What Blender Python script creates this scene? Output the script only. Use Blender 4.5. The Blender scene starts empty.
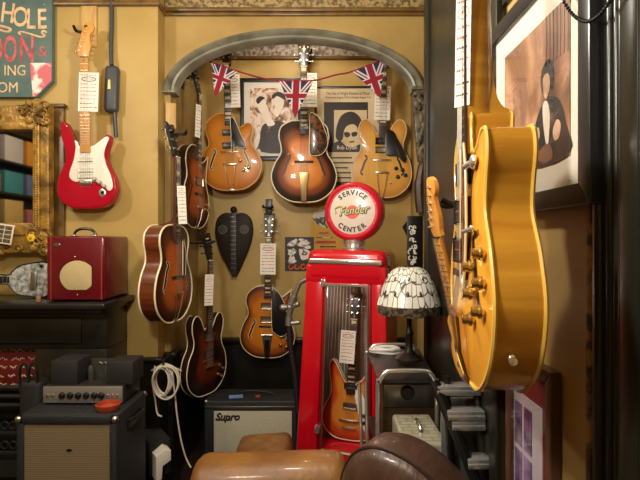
import bpy, bmesh, math, random
from mathutils import Vector, Matrix, Euler
random.seed(7)
sc = bpy.context.scene
C = sc.collection
PI = math.pi
F, CX, CY, CAMZ = 480.0, 320.0, 240.0, 1.45

def W(px, py, y):
    """world point seen at a picture position at distance y"""
    return Vector(((px - CX) / F * y, y, CAMZ - (py - CY) / F * y))
def WX(px, y): return (px - CX) / F * y
def WZ(py, y): return CAMZ - (py - CY) / F * y

# ------------------------------------------------------------------ materials
def srgb(r, g, b):
    f = lambda c: (c / 255 / 12.92) if c / 255 <= .04045 else ((c / 255 + .055) / 1.055) ** 2.4
    return (f(r), f(g), f(b), 1)

def nodes(m):
    m.use_nodes = True
    nt = m.node_tree
    return nt, nt.nodes, nt.links, nt.nodes['Principled BSDF']

def ramp(N, stops, interp='LINEAR'):
    r = N.new('ShaderNodeValToRGB')
    el = r.color_ramp.elements
    while len(el) < len(stops): el.new(.5)
    for e, (p, c) in zip(el, stops):
        e.position = p; e.color = c
    r.color_ramp.interpolation = interp
    return r

def mat(name, col, rough=.5, metal=0, coat=0, col2=None, scale=6, stretch=(1, 1, 1), lo=.35, hi=.65,
        bump=0, bscale=60, spec=.5, wave=None, trans=0, emit=None):
    m = bpy.data.materials.new(name)
    nt, N, L, P = nodes(m)
    P.inputs['Base Color'].default_value = col
    P.inputs['Roughness'].default_value = rough
    P.inputs['Metallic'].default_value = metal
    P.inputs['Coat Weight'].default_value = coat
    P.inputs['Coat Roughness'].default_value = .08
    P.inputs['Specular IOR Level'].default_value = spec
    P.inputs['Transmission Weight'].default_value = trans
    if emit:
        P.inputs['Emission Color'].default_value = col; P.inputs['Emission Strength'].default_value = emit
    tc = N.new('ShaderNodeTexCoord'); mp = N.new('ShaderNodeMapping')
    mp.inputs['Scale'].default_value = stretch
    L.new(tc.outputs['Object'], mp.inputs['Vector'])
    if col2 is not None:
        if wave:
            t = N.new('ShaderNodeTexWave'); t.inputs['Scale'].default_value = scale
            t.bands_direction = wave; t.inputs['Distortion'].default_value = 3
            t.inputs['Detail'].default_value = 3
        else:
            t = N.new('ShaderNodeTexNoise'); t.inputs['Scale'].default_value = scale
            t.inputs['Detail'].default_value = 6
        L.new(mp.outputs[0], t.inputs['Vector'])
        r = ramp(N, [(lo, col), (hi, col2)])
        L.new(t.outputs['Fac'], r.inputs[0]); L.new(r.outputs[0], P.inputs['Base Color'])
    if bump:
        t2 = N.new('ShaderNodeTexNoise'); t2.inputs['Scale'].default_value = bscale
        t2.inputs['Detail'].default_value = 4
        L.new(mp.outputs[0], t2.inputs['Vector'])
        b = N.new('ShaderNodeBump'); b.inputs['Strength'].default_value = bump; b.inputs['Distance'].default_value = .01
        L.new(t2.outputs['Fac'], b.inputs['Height']); L.new(b.outputs[0], P.inputs['Normal'])
    return m

def burst(name, stops, grain=.12, rough=.3):
    """guitar top paint: colour bands that follow the body outline (mesh attribute 'burst': 0 centre, 1 edge)"""
    m = bpy.data.materials.new(name)
    nt, N, L, P = nodes(m)
    a = N.new('ShaderNodeAttribute'); a.attribute_name = 'burst'
    tc = N.new('ShaderNodeTexCoord'); mp = N.new('ShaderNodeMapping'); mp.inputs['Scale'].default_value = (60, 4, 2)
    nz = N.new('ShaderNodeTexNoise'); nz.inputs['Scale'].default_value = 2.5; nz.inputs['Detail'].default_value = 4
    L.new(tc.outputs['Object'], mp.inputs[0]); L.new(mp.outputs[0], nz.inputs['Vector'])
    r = ramp(N, stops, 'EASE'); L.new(a.outputs['Fac'], r.inputs[0])
    hs = N.new('ShaderNodeHueSaturation')
    mr = N.new('ShaderNodeMapRange'); mr.inputs[3].default_value = 1 - grain; mr.inputs[4].default_value = 1 + grain
    L.new(nz.outputs['Fac'], mr.inputs[0]); L.new(mr.outputs[0], hs.inputs['Value'])
    L.new(r.outputs[0], hs.inputs['Color']); L.new(hs.outputs[0], P.inputs['Base Color'])
    P.inputs['Roughness'].default_value = rough
    P.inputs['Coat Weight'].default_value = .25; P.inputs['Coat Roughness'].default_value = .05; P.inputs['Specular IOR Level'].default_value = .25
    return m

def glass(name, tint=(1, 1, 1, 1), ior=1.45, rough=.02):
    m = bpy.data.materials.new(name); m.use_nodes = True
    nt = m.node_tree; N = nt.nodes; L = nt.links
    N.remove(N['Principled BSDF']); out = N['Material Output']
    t = N.new('ShaderNodeBsdfTransparent'); t.inputs[0].default_value = tint
    g = N.new('ShaderNodeBsdfGlossy'); g.inputs['Roughness'].default_value = rough
    f = N.new('ShaderNodeFresnel'); f.inputs[0].default_value = ior
    mx = N.new('ShaderNodeMixShader')
    ge = N.new('ShaderNodeNewGeometry'); mt = N.new('ShaderNodeMath'); mt.operation = 'SUBTRACT'; mt.inputs[0].default_value = 1
    mu = N.new('ShaderNodeMath'); mu.operation = 'MULTIPLY'
    L.new(ge.outputs['Backfacing'], mt.inputs[1]); L.new(f.outputs[0], mu.inputs[0]); L.new(mt.outputs[0], mu.inputs[1])
    L.new(mu.outputs[0], mx.inputs[0]); L.new(t.outputs[0], mx.inputs[1]); L.new(g.outputs[0], mx.inputs[2])
    L.new(mx.outputs[0], out.inputs[0])
    return m

# ------------------------------------------------------------------ mesh collector
class G:
    def __init__(s): s.v = []; s.f = []; s.m = []; s.b = {}
    def add(s, vs, fs, mi=0):
        o = len(s.v); s.v += [Vector(p) for p in vs]
        for f in fs: s.f.append(tuple(i + o for i in f)); s.m.append(mi)
        return o
    def bm(s, b, mat4=None, mi=0):
        b.verts.ensure_lookup_table()
        for i, v in enumerate(b.verts): v.index = i
        s.add([(mat4 @ v.co) if mat4 else v.co.copy() for v in b.verts], [[v.index for v in f.verts] for f in b.faces], mi)
        b.free()
    def box(s, c, size, rot=None, bev=0, seg=2, mi=0):
        b = bmesh.new(); bmesh.ops.create_cube(b, size=1)
        for v in b.verts: v.co = Vector((v.co.x * size[0], v.co.y * size[1], v.co.z * size[2]))
        if bev: bmesh.ops.bevel(b, geom=list(b.edges), offset=bev, segments=seg, affect='EDGES', profile=.5)
        M = Matrix.Translation(c)
        if rot: M = M @ Euler(rot).to_matrix().to_4x4()
        s.bm(b, M, mi); return s
    def b2(s, lo, hi, bev=0, seg=2, mi=0):
        lo = Vector(lo); hi = Vector(hi)
        return s.box((lo + hi) / 2, hi - lo, None, bev, seg, mi)
    def sphere(s, c, r, seg=16, ring=10, sc=(1, 1, 1), rot=None, mi=0):
        b = bmesh.new(); bmesh.ops.create_uvsphere(b, u_segments=seg, v_segments=ring, radius=r)
        M = Matrix.Translation(c)
        if rot: M = M @ Euler(rot).to_matrix().to_4x4()
        s.bm(b, M @ Matrix.Diagonal((*sc, 1)), mi); return s
    def lathe(s, prof, M=None, seg=24, mi=0, a0=0, a1=2 * PI):
        """prof [(r, h)] spun about local Z"""
        full = abs(a1 - a0 - 2 * PI) < 1e-6
        n = seg if full else seg + 1
        vs = []
        for r, h in prof:
            for i in range(n):
                a = a0 + (a1 - a0) * i / seg
                vs.append(Vector((r * math.cos(a), r * math.sin(a), h)))
        fs = []
        for j in range(len(prof) - 1):
            for i in range(seg):
                k = (i + 1) % n if full else i + 1
                fs.append((j * n + i, j * n + k, (j + 1) * n + k, (j + 1) * n + i))
        if full:
            if prof[0][0] > 1e-6: fs.append(tuple(range(n - 1, -1, -1)))
            if prof[-1][0] > 1e-6: fs.append(tuple((len(prof) - 1) * n + i for i in range(n)))
        if M: vs = [M @ v for v in vs]
        s.add(vs, fs, mi); return s
    def cyl(s, p0, p1, r0, r1=None, seg=16, mi=0):
        p0 = Vector(p0); p1 = Vector(p1); d = p1 - p0
        M = Matrix.Translation(p0) @ d.to_track_quat('Z', 'Y').to_matrix().to_4x4()
        return s.lathe([(r0, 0), (r0 if r1 is None else r1, d.length)], M, seg, mi)
    def tube(s, pts, r, seg=8, closed=False, mi=0):
        pts = [Vector(p) for p in pts]; n = len(pts)
        vs = []; up = None
        for i, p in enumerate(pts):
            a = pts[i - 1] if (i or closed) else p
            b = pts[(i + 1) % n] if (i < n - 1 or closed) else p
            t = (b - a).normalized()
            if up is None:
                up = Vector((0, 0, 1)) if abs(t.z) < .9 else Vector((1, 0, 0))
            u = (up - t * up.dot(t)).normalized(); w = t.cross(u); up = u
            rr = r[i] if isinstance(r, (list, tuple)) else r
            for k in range(seg):
                an = 2 * PI * k / seg
                vs.append(p + u * rr * math.cos(an) + w * rr * math.sin(an))
        fs = []
        for i in range(n if closed else n - 1):
            j = (i + 1) % n
            for k in range(seg):
                l = (k + 1) % seg
                fs.append((i * seg + k, i * seg + l, j * seg + l, j * seg + k))
        if not closed:
            fs.append(tuple(range(seg - 1, -1, -1))); fs.append(tuple((n - 1) * seg + k for k in range(seg)))
        s.add(vs, fs, mi); return s
    def prism(s, poly, y0, y1, bev=0, mi=0, seg=2):
        """poly [(x,z)] pushed from y0 (back) to y1 (front)"""
        b = bmesh.new()
        vs = [b.verts.new((x, y0, z)) for x, z in poly]
        f = b.faces.new(vs)
        r = bmesh.ops.extrude_face_region(b, geom=[f])
        nv = [g for g in r['geom'] if isinstance(g, bmesh.types.BMVert)]
        bmesh.ops.translate(b, verts=nv, vec=(0, y1 - y0, 0))
        bmesh.ops.recalc_face_normals(b, faces=b.faces)
        if bev:
            yf = y1
            es = [e for e in b.edges if all(abs(v.co.y - yf) < 1e-7 for v in e.verts)]
            bmesh.ops.bevel(b, geom=es, offset=bev, segments=seg, affect='EDGES', profile=.5)
        s.bm(b, None, mi); return s
    def flat(s, poly, y, mi=0):
        s.add([(x, y, z) for x, z in poly], [tuple(range(len(poly)))], mi); return s
    def text(s, txt, size, c, shear=0, th=.0006, mi=0, align='CENTER', sx=1, rot=0, bold=0, space=1):
        cu = bpy.data.curves.new('lettering_source', 'FONT'); cu.body = txt; cu.size = size; cu.shear = shear
        cu.align_x = align; cu.align_y = 'CENTER'; cu.extrude = th; cu.offset = bold; cu.resolution_u = 3
        cu.space_character = space
        o = bpy.data.objects.new('lettering_source', cu)
        me = o.to_mesh()
        R = Matrix.Rotation(rot, 4, 'Y')
        c = Vector(c)
        vs = [c + R @ Vector((v.co.x * sx, -v.co.z, v.co.y)) for v in me.vertices]
        fs = [tuple(p.vertices) for p in me.polygons]
        s.add(vs, fs, mi)
        o.to_mesh_clear(); bpy.data.objects.remove(o); bpy.data.curves.remove(cu)
        return s
    def xf(s, fn, start=0):
        for i in range(start, len(s.v)): s.v[i] = Vector(fn(s.v[i]))
        return s
    def build(s, name, mats, parent=None, label=None, angle=40, kind=None):
        me = bpy.data.meshes.new(name)
        me.from_pydata([tuple(v) for v in s.v], [], s.f)
        if not isinstance(mats, (list, tuple)): mats = [mats]
        for m in mats: me.materials.append(m)
        for p, mi in zip(me.polygons, s.m): p.material_index = mi
        if s.b:
            at = me.attributes.new('burst', 'FLOAT', 'POINT')
            for i in range(len(s.v)): at.data[i].value = s.b.get(i, 1.0)
        b = bmesh.new(); b.from_mesh(me); bmesh.ops.recalc_face_normals(b, faces=b.faces); b.to_mesh(me); b.free()
        me.shade_smooth(); me.set_sharp_from_angle(angle=math.radians(angle))
        o = bpy.data.objects.new(name, me); C.objects.link(o)
        if parent: o.parent = parent
        if label: o['label'] = label
        if kind: o['kind'] = kind
        return o

def thing(name, label, cat, loc=(0, 0, 0), rot=(0, 0, 0), scale=1, group=None):
    o = bpy.data.objects.new(name, None); C.objects.link(o)
    o.empty_display_size = .05
    o.location = loc; o.rotation_euler = rot; o.scale = (scale,) * 3
    o['label'] = label; o['category'] = cat
    if group: o['group'] = group
    return o
def tag(o, label, cat, group=None):
    o['label'] = label; o['category'] = cat
    if group: o['group'] = group
    return o
def struct(name, g, m, **k): return g.build(name, m, kind='structure', **k)

def spline(pts, n=6, closed=True):
    out = []; N = len(pts)
    rng = range(N) if closed else range(N - 1)
    for i in rng:
        if closed: p0, p1, p2, p3 = pts[i - 1], pts[i], pts[(i + 1) % N], pts[(i + 2) % N]
        else: p0, p1, p2, p3 = pts[max(i - 1, 0)], pts[i], pts[i + 1], pts[min(i + 2, N - 1)]
        for k in range(n):
            t = k / n
            out.append(tuple(.5 * (2 * b + (c - a) * t + (2 * a - 5 * b + 4 * c - d) * t * t + (3 * b - a - 3 * c + d) * t ** 3)
                             for a, b, c, d in zip(p0, p1, p2, p3)))
    if not closed: out.append(tuple(pts[-1]))
    return out

# ------------------------------------------------------------------ palette
GOLD = mat('aged_gold_wall', srgb(190, 160, 92), .5, col2=srgb(164, 134, 70), scale=2.2, lo=.35, hi=.75, bump=.15, bscale=14)
GOLD2 = mat('aged_ochre_wall', srgb(178, 148, 86), .5, col2=srgb(148, 120, 64), scale=3, lo=.35, hi=.75, bump=.15, bscale=16)
PLASTER = mat('ochre_plaster', srgb(172, 144, 84), .5, col2=srgb(134, 108, 60), scale=1.6, stretch=(1, 1, 3), lo=.3, hi=.8, bump=.12, bscale=20)
FRIEZE = mat('embossed_frieze', srgb(168, 144, 98), .35, col2=srgb(104, 86, 54), scale=45, lo=.45, hi=.6, bump=.9, bscale=45)
FRIEZE2 = mat('embossed_grey_frieze', srgb(176, 164, 148), .4, col2=srgb(96, 84, 76), scale=40, lo=.4, hi=.62, bump=.9, bscale=40)
MOULD = mat('grey_green_moulding', srgb(132, 128, 108), .35, col2=srgb(96, 90, 72), scale=9, lo=.4, hi=.7, bump=.1)
BROWNTRIM = mat('varnished_brown_trim', srgb(120, 90, 45), .35, col2=srgb(80, 58, 28), scale=12, lo=.4, hi=.7)
BLACKP = mat('black_gloss_paint', srgb(24, 23, 20), .3, col2=srgb(34, 32, 26), scale=8, bump=.05, bscale=30)
DGREEN = mat('dark_olive_gloss_paint', srgb(38, 39, 31), .3, col2=srgb(29, 29, 23), scale=5, stretch=(1, 1, .4), bump=.1, bscale=9)
FLOORM = mat('dark_floorboards', srgb(52, 36, 24), .5, col2=srgb(34, 24, 16), scale=5, stretch=(1, 8, 1))
CEIL = mat('ceiling_paint', srgb(188, 164, 118), .7, col2=srgb(170, 146, 100), scale=2)
BLK = mat('black_plastic', srgb(18, 18, 18), .35)
BLKM = mat('matt_black', srgb(20, 20, 19), .7, col2=srgb(28, 28, 27), scale=40)
TOLEX = mat('black_tolex', srgb(34, 38, 42), .55, col2=srgb(22, 25, 28), scale=120, bump=.3, bscale=220)
CHROME = mat('chrome', (.9, .9, .88, 1), .2, .9)
NICKEL = mat('aged_nickel', (.62, .58, .5, 1), .28, 1)
GOLDM = mat('gold_plate', (.83, .58, .2, 1), .22, 1)
BRASS = mat('dull_brass', (.5, .36, .16, 1), .38, 1)
STEEL = mat('grey_steel', (.42, .41, .38, 1), .32, 1)
IVORY = mat('ivory_binding', srgb(226, 212, 172), .35)
AMBERB = mat('amber_aged_binding', srgb(226, 186, 84), .3, coat=.5)
WHITEP = mat('white_plastic', srgb(232, 228, 214), .3)
CREAM = mat('cream_plastic', srgb(214, 200, 158), .35)
ROSE = mat('rosewood', srgb(58, 36, 24), .45, col2=srgb(38, 22, 15), scale=12, stretch=(20, 1, 1))
EBONY = mat('ebony', srgb(26, 22, 20), .35)
MAPLE = mat('maple', srgb(224, 160, 78), .3, coat=.5, col2=srgb(206, 140, 60), scale=6, stretch=(30, 1, 1))
MAPLED = mat('amber_maple', srgb(190, 130, 52), .3, coat=.5, col2=srgb(164, 106, 38), scale=6, stretch=(30, 30, 1))
MAHOG = mat('mahogany', srgb(96, 46, 24), .3, coat=.5, col2=srgb(70, 32, 16), scale=8, stretch=(30, 10, 1))
FLAME = mat('flamed_amber_maple', srgb(214, 158, 52), .26, coat=.6, col2=srgb(178, 118, 28), scale=7, stretch=(1, .5, 6), lo=.3, hi=.72)
TORT = mat('tortoiseshell', srgb(112, 62, 30), .25, coat=.6, col2=srgb(38, 18, 10), scale=46, lo=.42, hi=.58)
REDP = mat('red_gloss_body', srgb(186, 22, 30), .2, coat=.7)
PAPER = mat('price_card', srgb(236, 230, 216), .6)
INK = mat('dark_ink', srgb(66, 56, 60), .7)
REDINK = mat('red_ink', srgb(196, 70, 74), .7)
STRING = mat('string_wire', (.34, .31, .25, 1), .5, .8)
WOODPL = mat('pale_wood_plate', srgb(214, 178, 112), .5, col2=srgb(190, 150, 88), scale=6, stretch=(10, 1, 1))
RUBBER = mat('black_rubber', srgb(15, 15, 15), .6)
GLASS = glass('clear_glass')
# ------------------------------------------------------------------ guitars (local frame: face towards -Y, up +Z, origin at the body's bottom on its back)
ARCHTOP = spline([(0, 0), (.10, .012), (.182, .075), (.213, .165), (.188, .25), (.148, .315), (.150, .365), (.162, .41), (.153, .448), (.122, .458),
                  (.088, .438), (.055, .428), (.032, .445), (.026, .49), (.024, .528), (-.03, .532), (-.09, .522), (-.145, .48), (-.163, .42),
                  (-.148, .36), (-.146, .315), (-.188, .25), (-.213, .165), (-.182, .075), (-.10, .012)], 5)
FLORENT = spline([(0, 0), (.10, .012), (.176, .07), (.202, .155), (.182, .24), (.146, .31), (.146, .37), (.158, .43), (.170, .49), (.160, .492),
                  (.11, .452), (.065, .438), (.038, .46), (.03, .50), (.026, .528), (-.03, .532), (-.09, .522), (-.145, .48), (-.163, .42),
                  (-.148, .36), (-.146, .315), (-.182, .24), (-.202, .155), (-.176, .07), (-.10, .012)], 5)
NOCUT = spline([(0, 0), (.10, .012), (.18, .075), (.205, .16), (.185, .245), (.145, .31), (.144, .36), (.158, .41), (.148, .46), (.10, .495), (.03, .505),
                (-.03, .505), (-.10, .495), (-.148, .46), (-.158, .41), (-.144, .36), (-.145, .31), (-.185, .245), (-.205, .16), (-.18, .075), (-.10, .012)], 5)
SEMI = spline([(0, 0), (.10, .012), (.18, .075), (.205, .16), (.188, .245), (.150, .31), (.143, .36), (.160, .42), (.160, .475), (.138, .512), (.105, .515),
               (.074, .485), (.05, .44), (.036, .42), (.03, .43), (-.03, .43), (-.036, .42), (-.05, .44), (-.074, .485), (-.105, .515), (-.138, .512), (-.160, .475), (-.160, .42),
               (-.143, .36), (-.150, .31), (-.188, .245), (-.205, .16), (-.18, .075), (-.10, .012)], 5)
STRAT = spline([(0, 0), (.08, .006), (.137, .04), (.160, .10), (.152, .165), (.124, .22), (.108, .265), (.114, .32), (.128, .37), (.122, .395), (.102, .392),
                (.078, .352), (.05, .322), (.03, .328), (-.03, .330), (-.05, .342), (-.068, .375), (-.092, .435), (-.112, .468), (-.133, .466), (-.138, .43), (-.134, .39), (-.120, .335),
                (-.112, .275), (-.130, .22), (-.155, .16), (-.162, .10), (-.14, .042), (-.08, .006)], 5)
RICK = spline([(0, 0), (.09, .010), (.15, .06), (.165, .13), (.145, .20), (.122, .255), (.128, .31), (.142, .37), (.140, .415), (.115, .42), (.085, .385),
               (.055, .345), (.035, .335), (-.03, .335), (-.05, .355), (-.075, .40), (-.105, .45), (-.128, .455), (-.138, .42), (-.130, .36), (-.120, .30),
               (-.124, .25), (-.148, .20), (-.168, .13), (-.15, .06), (-.09, .010)], 5)
TRAVEL = spline([(0, 0), (.07, .01), (.10, .06), (.095, .12), (.075, .16), (.08, .21), (.06, .235), (.03, .22), (-.03, .22), (-.06, .235), (-.08, .21),
                 (-.075, .16), (-.095, .12), (-.10, .06), (-.07, .01)], 5)
HEADS = {
 'book': dict(out=[(-.021, 0), (.021, 0), (.027, .03), (.030, .055), (.037, .115), (.043, .165), (.039, .181), (.02, .177), (0, .167), (-.02, .177), (-.039, .181), (-.043, .165), (-.037, .115), (-.030, .055), (-.027, .03)],
              pegs=[(sx * x, z, sx) for sx in (-1, 1) for x, z in ((.020, .045), (.023, .09), (.026, .135))], btn=.026),
 'inline': dict(out=[(-.021, 0), (.021, 0), (.023, .02), (.031, .045), (.034, .07), (.030, .10), (.031, .127), (.044, .14), (.050, .16), (.042, .18), (.02, .190), (0, .181), (-.012, .15), (-.028, .09), (-.039, .038), (-.034, .018)],
                pegs=[(-.028 + .0085 * i, .036 + .0245 * i, -1) for i in range(6)], btn=.017),
}
def inside_scale(outline, zc):
    pol = sorted((math.atan2(z - zc, x), math.hypot(x, z - zc)) for x, z in outline)
    import bisect
    ang = [p[0] for p in pol]
    def fn(x, z):
        a = math.atan2(z - zc, x); d = math.hypot(x, z - zc)
        i = bisect.bisect(ang, a)
        p, q = pol[i - 1], pol[i % len(pol)]
        da = (q[0] - p[0]) % (2 * PI) or 1e-6
        t = ((a - p[0]) % (2 * PI)) / da
        return d / max(p[1] + (q[1] - p[1]) * t, 1e-6)
    return fn

def ribbon(g, path, wid, yf, off=.001, mi=0):
    n = len(path); vs = []
    for i, (x, z) in enumerate(path):
        a = path[max(i - 1, 0)]; b = path[min(i + 1, n - 1)]
        tx, tz = b[0] - a[0], b[1] - a[1]; l = math.hypot(tx, tz) or 1
        nx, nz = -tz / l, tx / l; w = wid[i] if isinstance(wid, (list, tuple)) else wid
        for s_ in (1, -1):
            xx, zz = x + nx * w * s_, z + nz * w * s_
            vs.append((xx, yf(xx, zz) - off, zz))
    g.add(vs, [(2 * i, 2 * i + 1, 2 * i + 3, 2 * i + 2) for i in range(n - 1)], mi)
def disc(g, x, z, r, yf, off=.001, mi=0, n=14):
    g.add([(x + r * math.cos(2 * PI * k / n), yf(x, z) - off, z + r * math.sin(2 * PI * k / n)) for k in range(n)], [tuple(range(n))], mi)

def guitar(label, cat='guitar', name='electric_guitar', outline=ARCHTOP, depth=.085, arch=.016, top=None, side=None, bind=IVORY, bind_r=.0035,
           fh=None, fh_edge=None, guard=None, guard_mat=BLK, guard_edge=None, guard_h=.012, pickups=(), bridge=.2, bridge_mat=EBONY, tail=None, knobs=(), knob_mat=GOLDM,
           knob_r=.011, nut=.86, nw=.021, fbw=.028, fend=None, fb=ROSE, frets=18, inlay='block', inlay_mat=IVORY, neck=MAHOG, head='book', head_mat=BLK, peg=NICKEL, hs=1.0,
           fb_h=.014, nth=1, neck_in=None, loc=(0, 0, 0), rot=(0, 0, 0), scale=1, zc=None, sel=None, jack=None, group=None, truss=True, heel=None, orn=None):
    T = thing(name, label, cat, loc, rot, scale, group)
    zmax = max(z for x, z in outline)
    zc = zc or zmax * .42
    fs = inside_scale(outline, zc)
    Y = lambda x, z: -depth - arch * max(0, 1 - min(1, fs(x, z)) ** 2.2)
    # body
    g = G(); n = len(outline)
    rings = [1, .96, .9, .82, .72, .6, .46, .3, .15]
    ids = []
    for f in rings:
        o = g.add([(x * f, -depth - arch * (1 - f ** 2.2), zc + (z - zc) * f) for x, z in outline], [])
        for k in range(n): g.b[o + k] = f
        ids.append(o)
    cen = g.add([(0, -depth - arch, zc)], []); g.b[cen] = 0
    for a, b in zip(ids, ids[1:]):
        g.add([], [(a + k - len(g.v), a + (k + 1) % n - len(g.v), b + (k + 1) % n - len(g.v), b + k - len(g.v)) for k in range(n)], 0)
    g.add([], [(ids[-1] + k - len(g.v), ids[-1] + (k + 1) % n - len(g.v), cen - len(g.v)) for k in range(n)], 0)
    if bind is None:     # rounded edge
        e = .012
        o1 = g.add([(x, -depth + e, z) for x, z in outline], [])
        g.xf(lambda v: v)
        for k in range(n):
            v = g.v[ids[0] + k]; g.v[ids[0] + k] = Vector((v.x, v.y + e * .45, v.z))
        g.add([], [(ids[0] + k - len(g.v), ids[0] + (k + 1) % n - len(g.v), o1 + (k + 1) % n - len(g.v), o1 + k - len(g.v)) for k in range(n)], 0)
    else:
        o1 = g.add([(x, -depth, z) for x, z in outline], [])
    o2 = g.add([(x, 0, z) for x, z in outline], [])
    o3 = g.add([(0, .002 if arch == 0 else .008, zc)], [])
    g.add([], [(o1 + k - len(g.v), o1 + (k + 1) % n - len(g.v), o2 + (k + 1) % n - len(g.v), o2 + k - len(g.v)) for k in range(n)], 1)
    g.add([], [(o2 + k - len(g.v), o2 + (k + 1) % n - len(g.v), o3 - len(g.v)) for k in range(n)], 1)
    g.build('body', [top, side or top], T, angle=50)
    if bind:
        for yy, nm in ((-depth, 'front_binding'), (0, 'back_binding')):
            G().tube([(x, yy, z) for x, z in outline], bind_r, 6, True).build(nm, bind, T)
    yfb = Y(0, zmax * .9) - fb_h if arch else -depth - fb_h
    body_top = neck_in if neck_in is not None else max(z for x, z in outline if abs(x) < .035)
    fend = fend if fend is not None else body_top - .09
    # fretboard, frets, inlays
    wAt = lambda z: fbw + (nw - fbw) * (z - fend) / (nut - fend)
    G().prism([(-wAt(fend), fend), (wAt(fend), fend), (nw, nut), (-nw, nut)], yfb + .006, yfb, .001).build('fretboard', fb, T)
    g = G(); sl = (nut - bridge)
    for k in range(1, frets + 1):
        z = bridge + sl / 2 ** (k / 12)
        if z < fend + .004: break
        g.b2((-wAt(z), yfb - .0012, z - .0011), (wAt(z), yfb, z + .0011))
        z0 = bridge + sl / 2 ** ((k - 1) / 12); zm = (z + z0) / 2; hh = (z0 - z) * .32
        g2 = G()
        if inlay and k in (1, 3, 5, 7, 9, 12, 15, 17):
            if inlay == 'block': g2.b2((-wAt(zm) * .72, yfb - .0007, zm - hh), (wAt(zm) * .72, yfb, zm + hh))
            elif inlay == 'dot': disc(g2, 0, zm, .0035, lambda x, z: yfb, .0008)
            else: g2.prism([(-wAt(zm) * .7, zm - hh), (wAt(zm) * .7, zm - hh * .6), (wAt(zm) * .7, zm + hh * .6), (-wAt(zm) * .7, zm + hh)], yfb, yfb - .0007)
            g2.build('inlay', inlay_mat, T)
    if g.v: g.build('frets', NICKEL, T)
    # neck with heel
    g = G(); prof = [(math.cos(PI + PI * k / 8), -math.sin(PI + PI * k / 8)) for k in range(9)]
    rows = []
    for z, th in ((body_top - .012, .026), (body_top + .02, .023), (nut - .05, .02), (nut, .019)):
        w = wAt(z)
        rows.append(g.add([(c * w, yfb + .005 + sn * th * nth, z) for c, sn in prof], []))
    for a, b in zip(rows, rows[1:]):
        g.add([], [(a + k - len(g.v), a + k + 1 - len(g.v), b + k + 1 - len(g.v), b + k - len(g.v)) for k in range(8)])
    g.add([], [tuple(rows[0] + k - len(g.v) for k in range(9)), tuple(rows[-1] + k - len(g.v) for k in range(9))])
    hb = -.012 if arch else -.004
    g.b2((-wAt(body_top) * .95, yfb + .006, fend + .01), (wAt(body_top) * .95, min(yfb + .02, -depth + .01), body_top), 0)
    if arch:
        yn = yfb + .005 + .022 * nth; y1 = -.004; z0 = body_top - .03; hz = .045 * nth
        sec = [(yfb + .008, z0), (y1, z0), (y1, body_top)] + [(y1 + (yn - y1) * (1 - (1 - t_) ** 2.2), body_top + .004 + hz * t_ ** 1.8) for t_ in [k / 7 for k in range(8)]] + [(yfb + .008, body_top + .004 + hz)]
        m_ = len(sec); hwd = [.0195 if k < 3 else .0195 * (1 - .72 * ((k - 3) / 7) ** 1.2) for k in range(m_ - 1)] + [.0195]
        o = g.add([(-q_, a, b) for (a, b), q_ in zip(sec, hwd)] + [(q_, a, b) for (a, b), q_ in zip(sec, hwd)], [])
        g.add([], [tuple(o + k - len(g.v) for k in range(m_)), tuple(o + m_ + k - len(g.v) for k in range(m_ - 1, -1, -1))] + [(o + k - len(g.v), o + (k + 1) % m_ - len(g.v), o + m_ + (k + 1) % m_ - len(g.v), o + m_ + k - len(g.v)) for k in range(m_)])
    g.build('neck', neck, T)
    G().b2((-nw, yfb - .003, nut - .002), (nw, yfb + .006, nut + .003)).build('nut', inlay_mat if inlay_mat is not None else IVORY, T)
    # headstock
    H = HEADS[head]; tilt = .24 if head == 'book' else .03
    hy = yfb + (.003 if head == 'book' else .006)
    def hx(v): 
        z = v.z * hs; y = v.y + v.z * hs * math.sin(tilt)
        return (v.x * hs, hy + y, nut + z)
    g = G(); out = spline(H['out'], 3); g.prism(out, .014, 0, .001); 
    hd = g.xf(hx).build('headstock', [neck if head == 'inline' else head_mat], T)
    if head == 'book':
        g = G()
        if orn: g.prism([(0, .10), (.007, .115), (0, .155), (-.007, .115)], 0, -.0012); g.prism([(-.014, .122), (.014, .122), (.014, .128), (-.014, .128)], 0, -.0012)
        else: g.prism([(-.016, .135), (.016, .142), (.016, .149), (-.016, .142)], 0, -.0012)
        g.xf(hx).build('headstock_inlay', IVORY, hd)
        if truss: g = G(); g.prism([(-.009, .012), (.009, .012), (0, .042)], 0, -.0015); g.xf(hx).build('truss_rod_cover', WHITEP if orn else BLK, hd)
    for x, z, sx in H['pegs']:
        g = G()
        g.cyl((x, .002, z), (x, -.012, z), .0034, seg=8); g.lathe([(.0062, 0), (.0062, .002)], Matrix.Translation((x, 0, z)) @ Matrix.Rotation(PI / 2, 4, 'X'), 10)
        ex = (x + sx * (H['btn'] + .006))
        g.cyl((x + sx * .01, .019, z), (ex, .019, z), .0025, seg=6)
        g.box((x, .018, z), (.016, .008, .018), None, .002, 1)
        g.sphere((ex + sx * .006, .019, z), .0075, 10, 6, (1.1, .55, .8))
        g.xf(hx).build('tuning_peg', peg, T)
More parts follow.
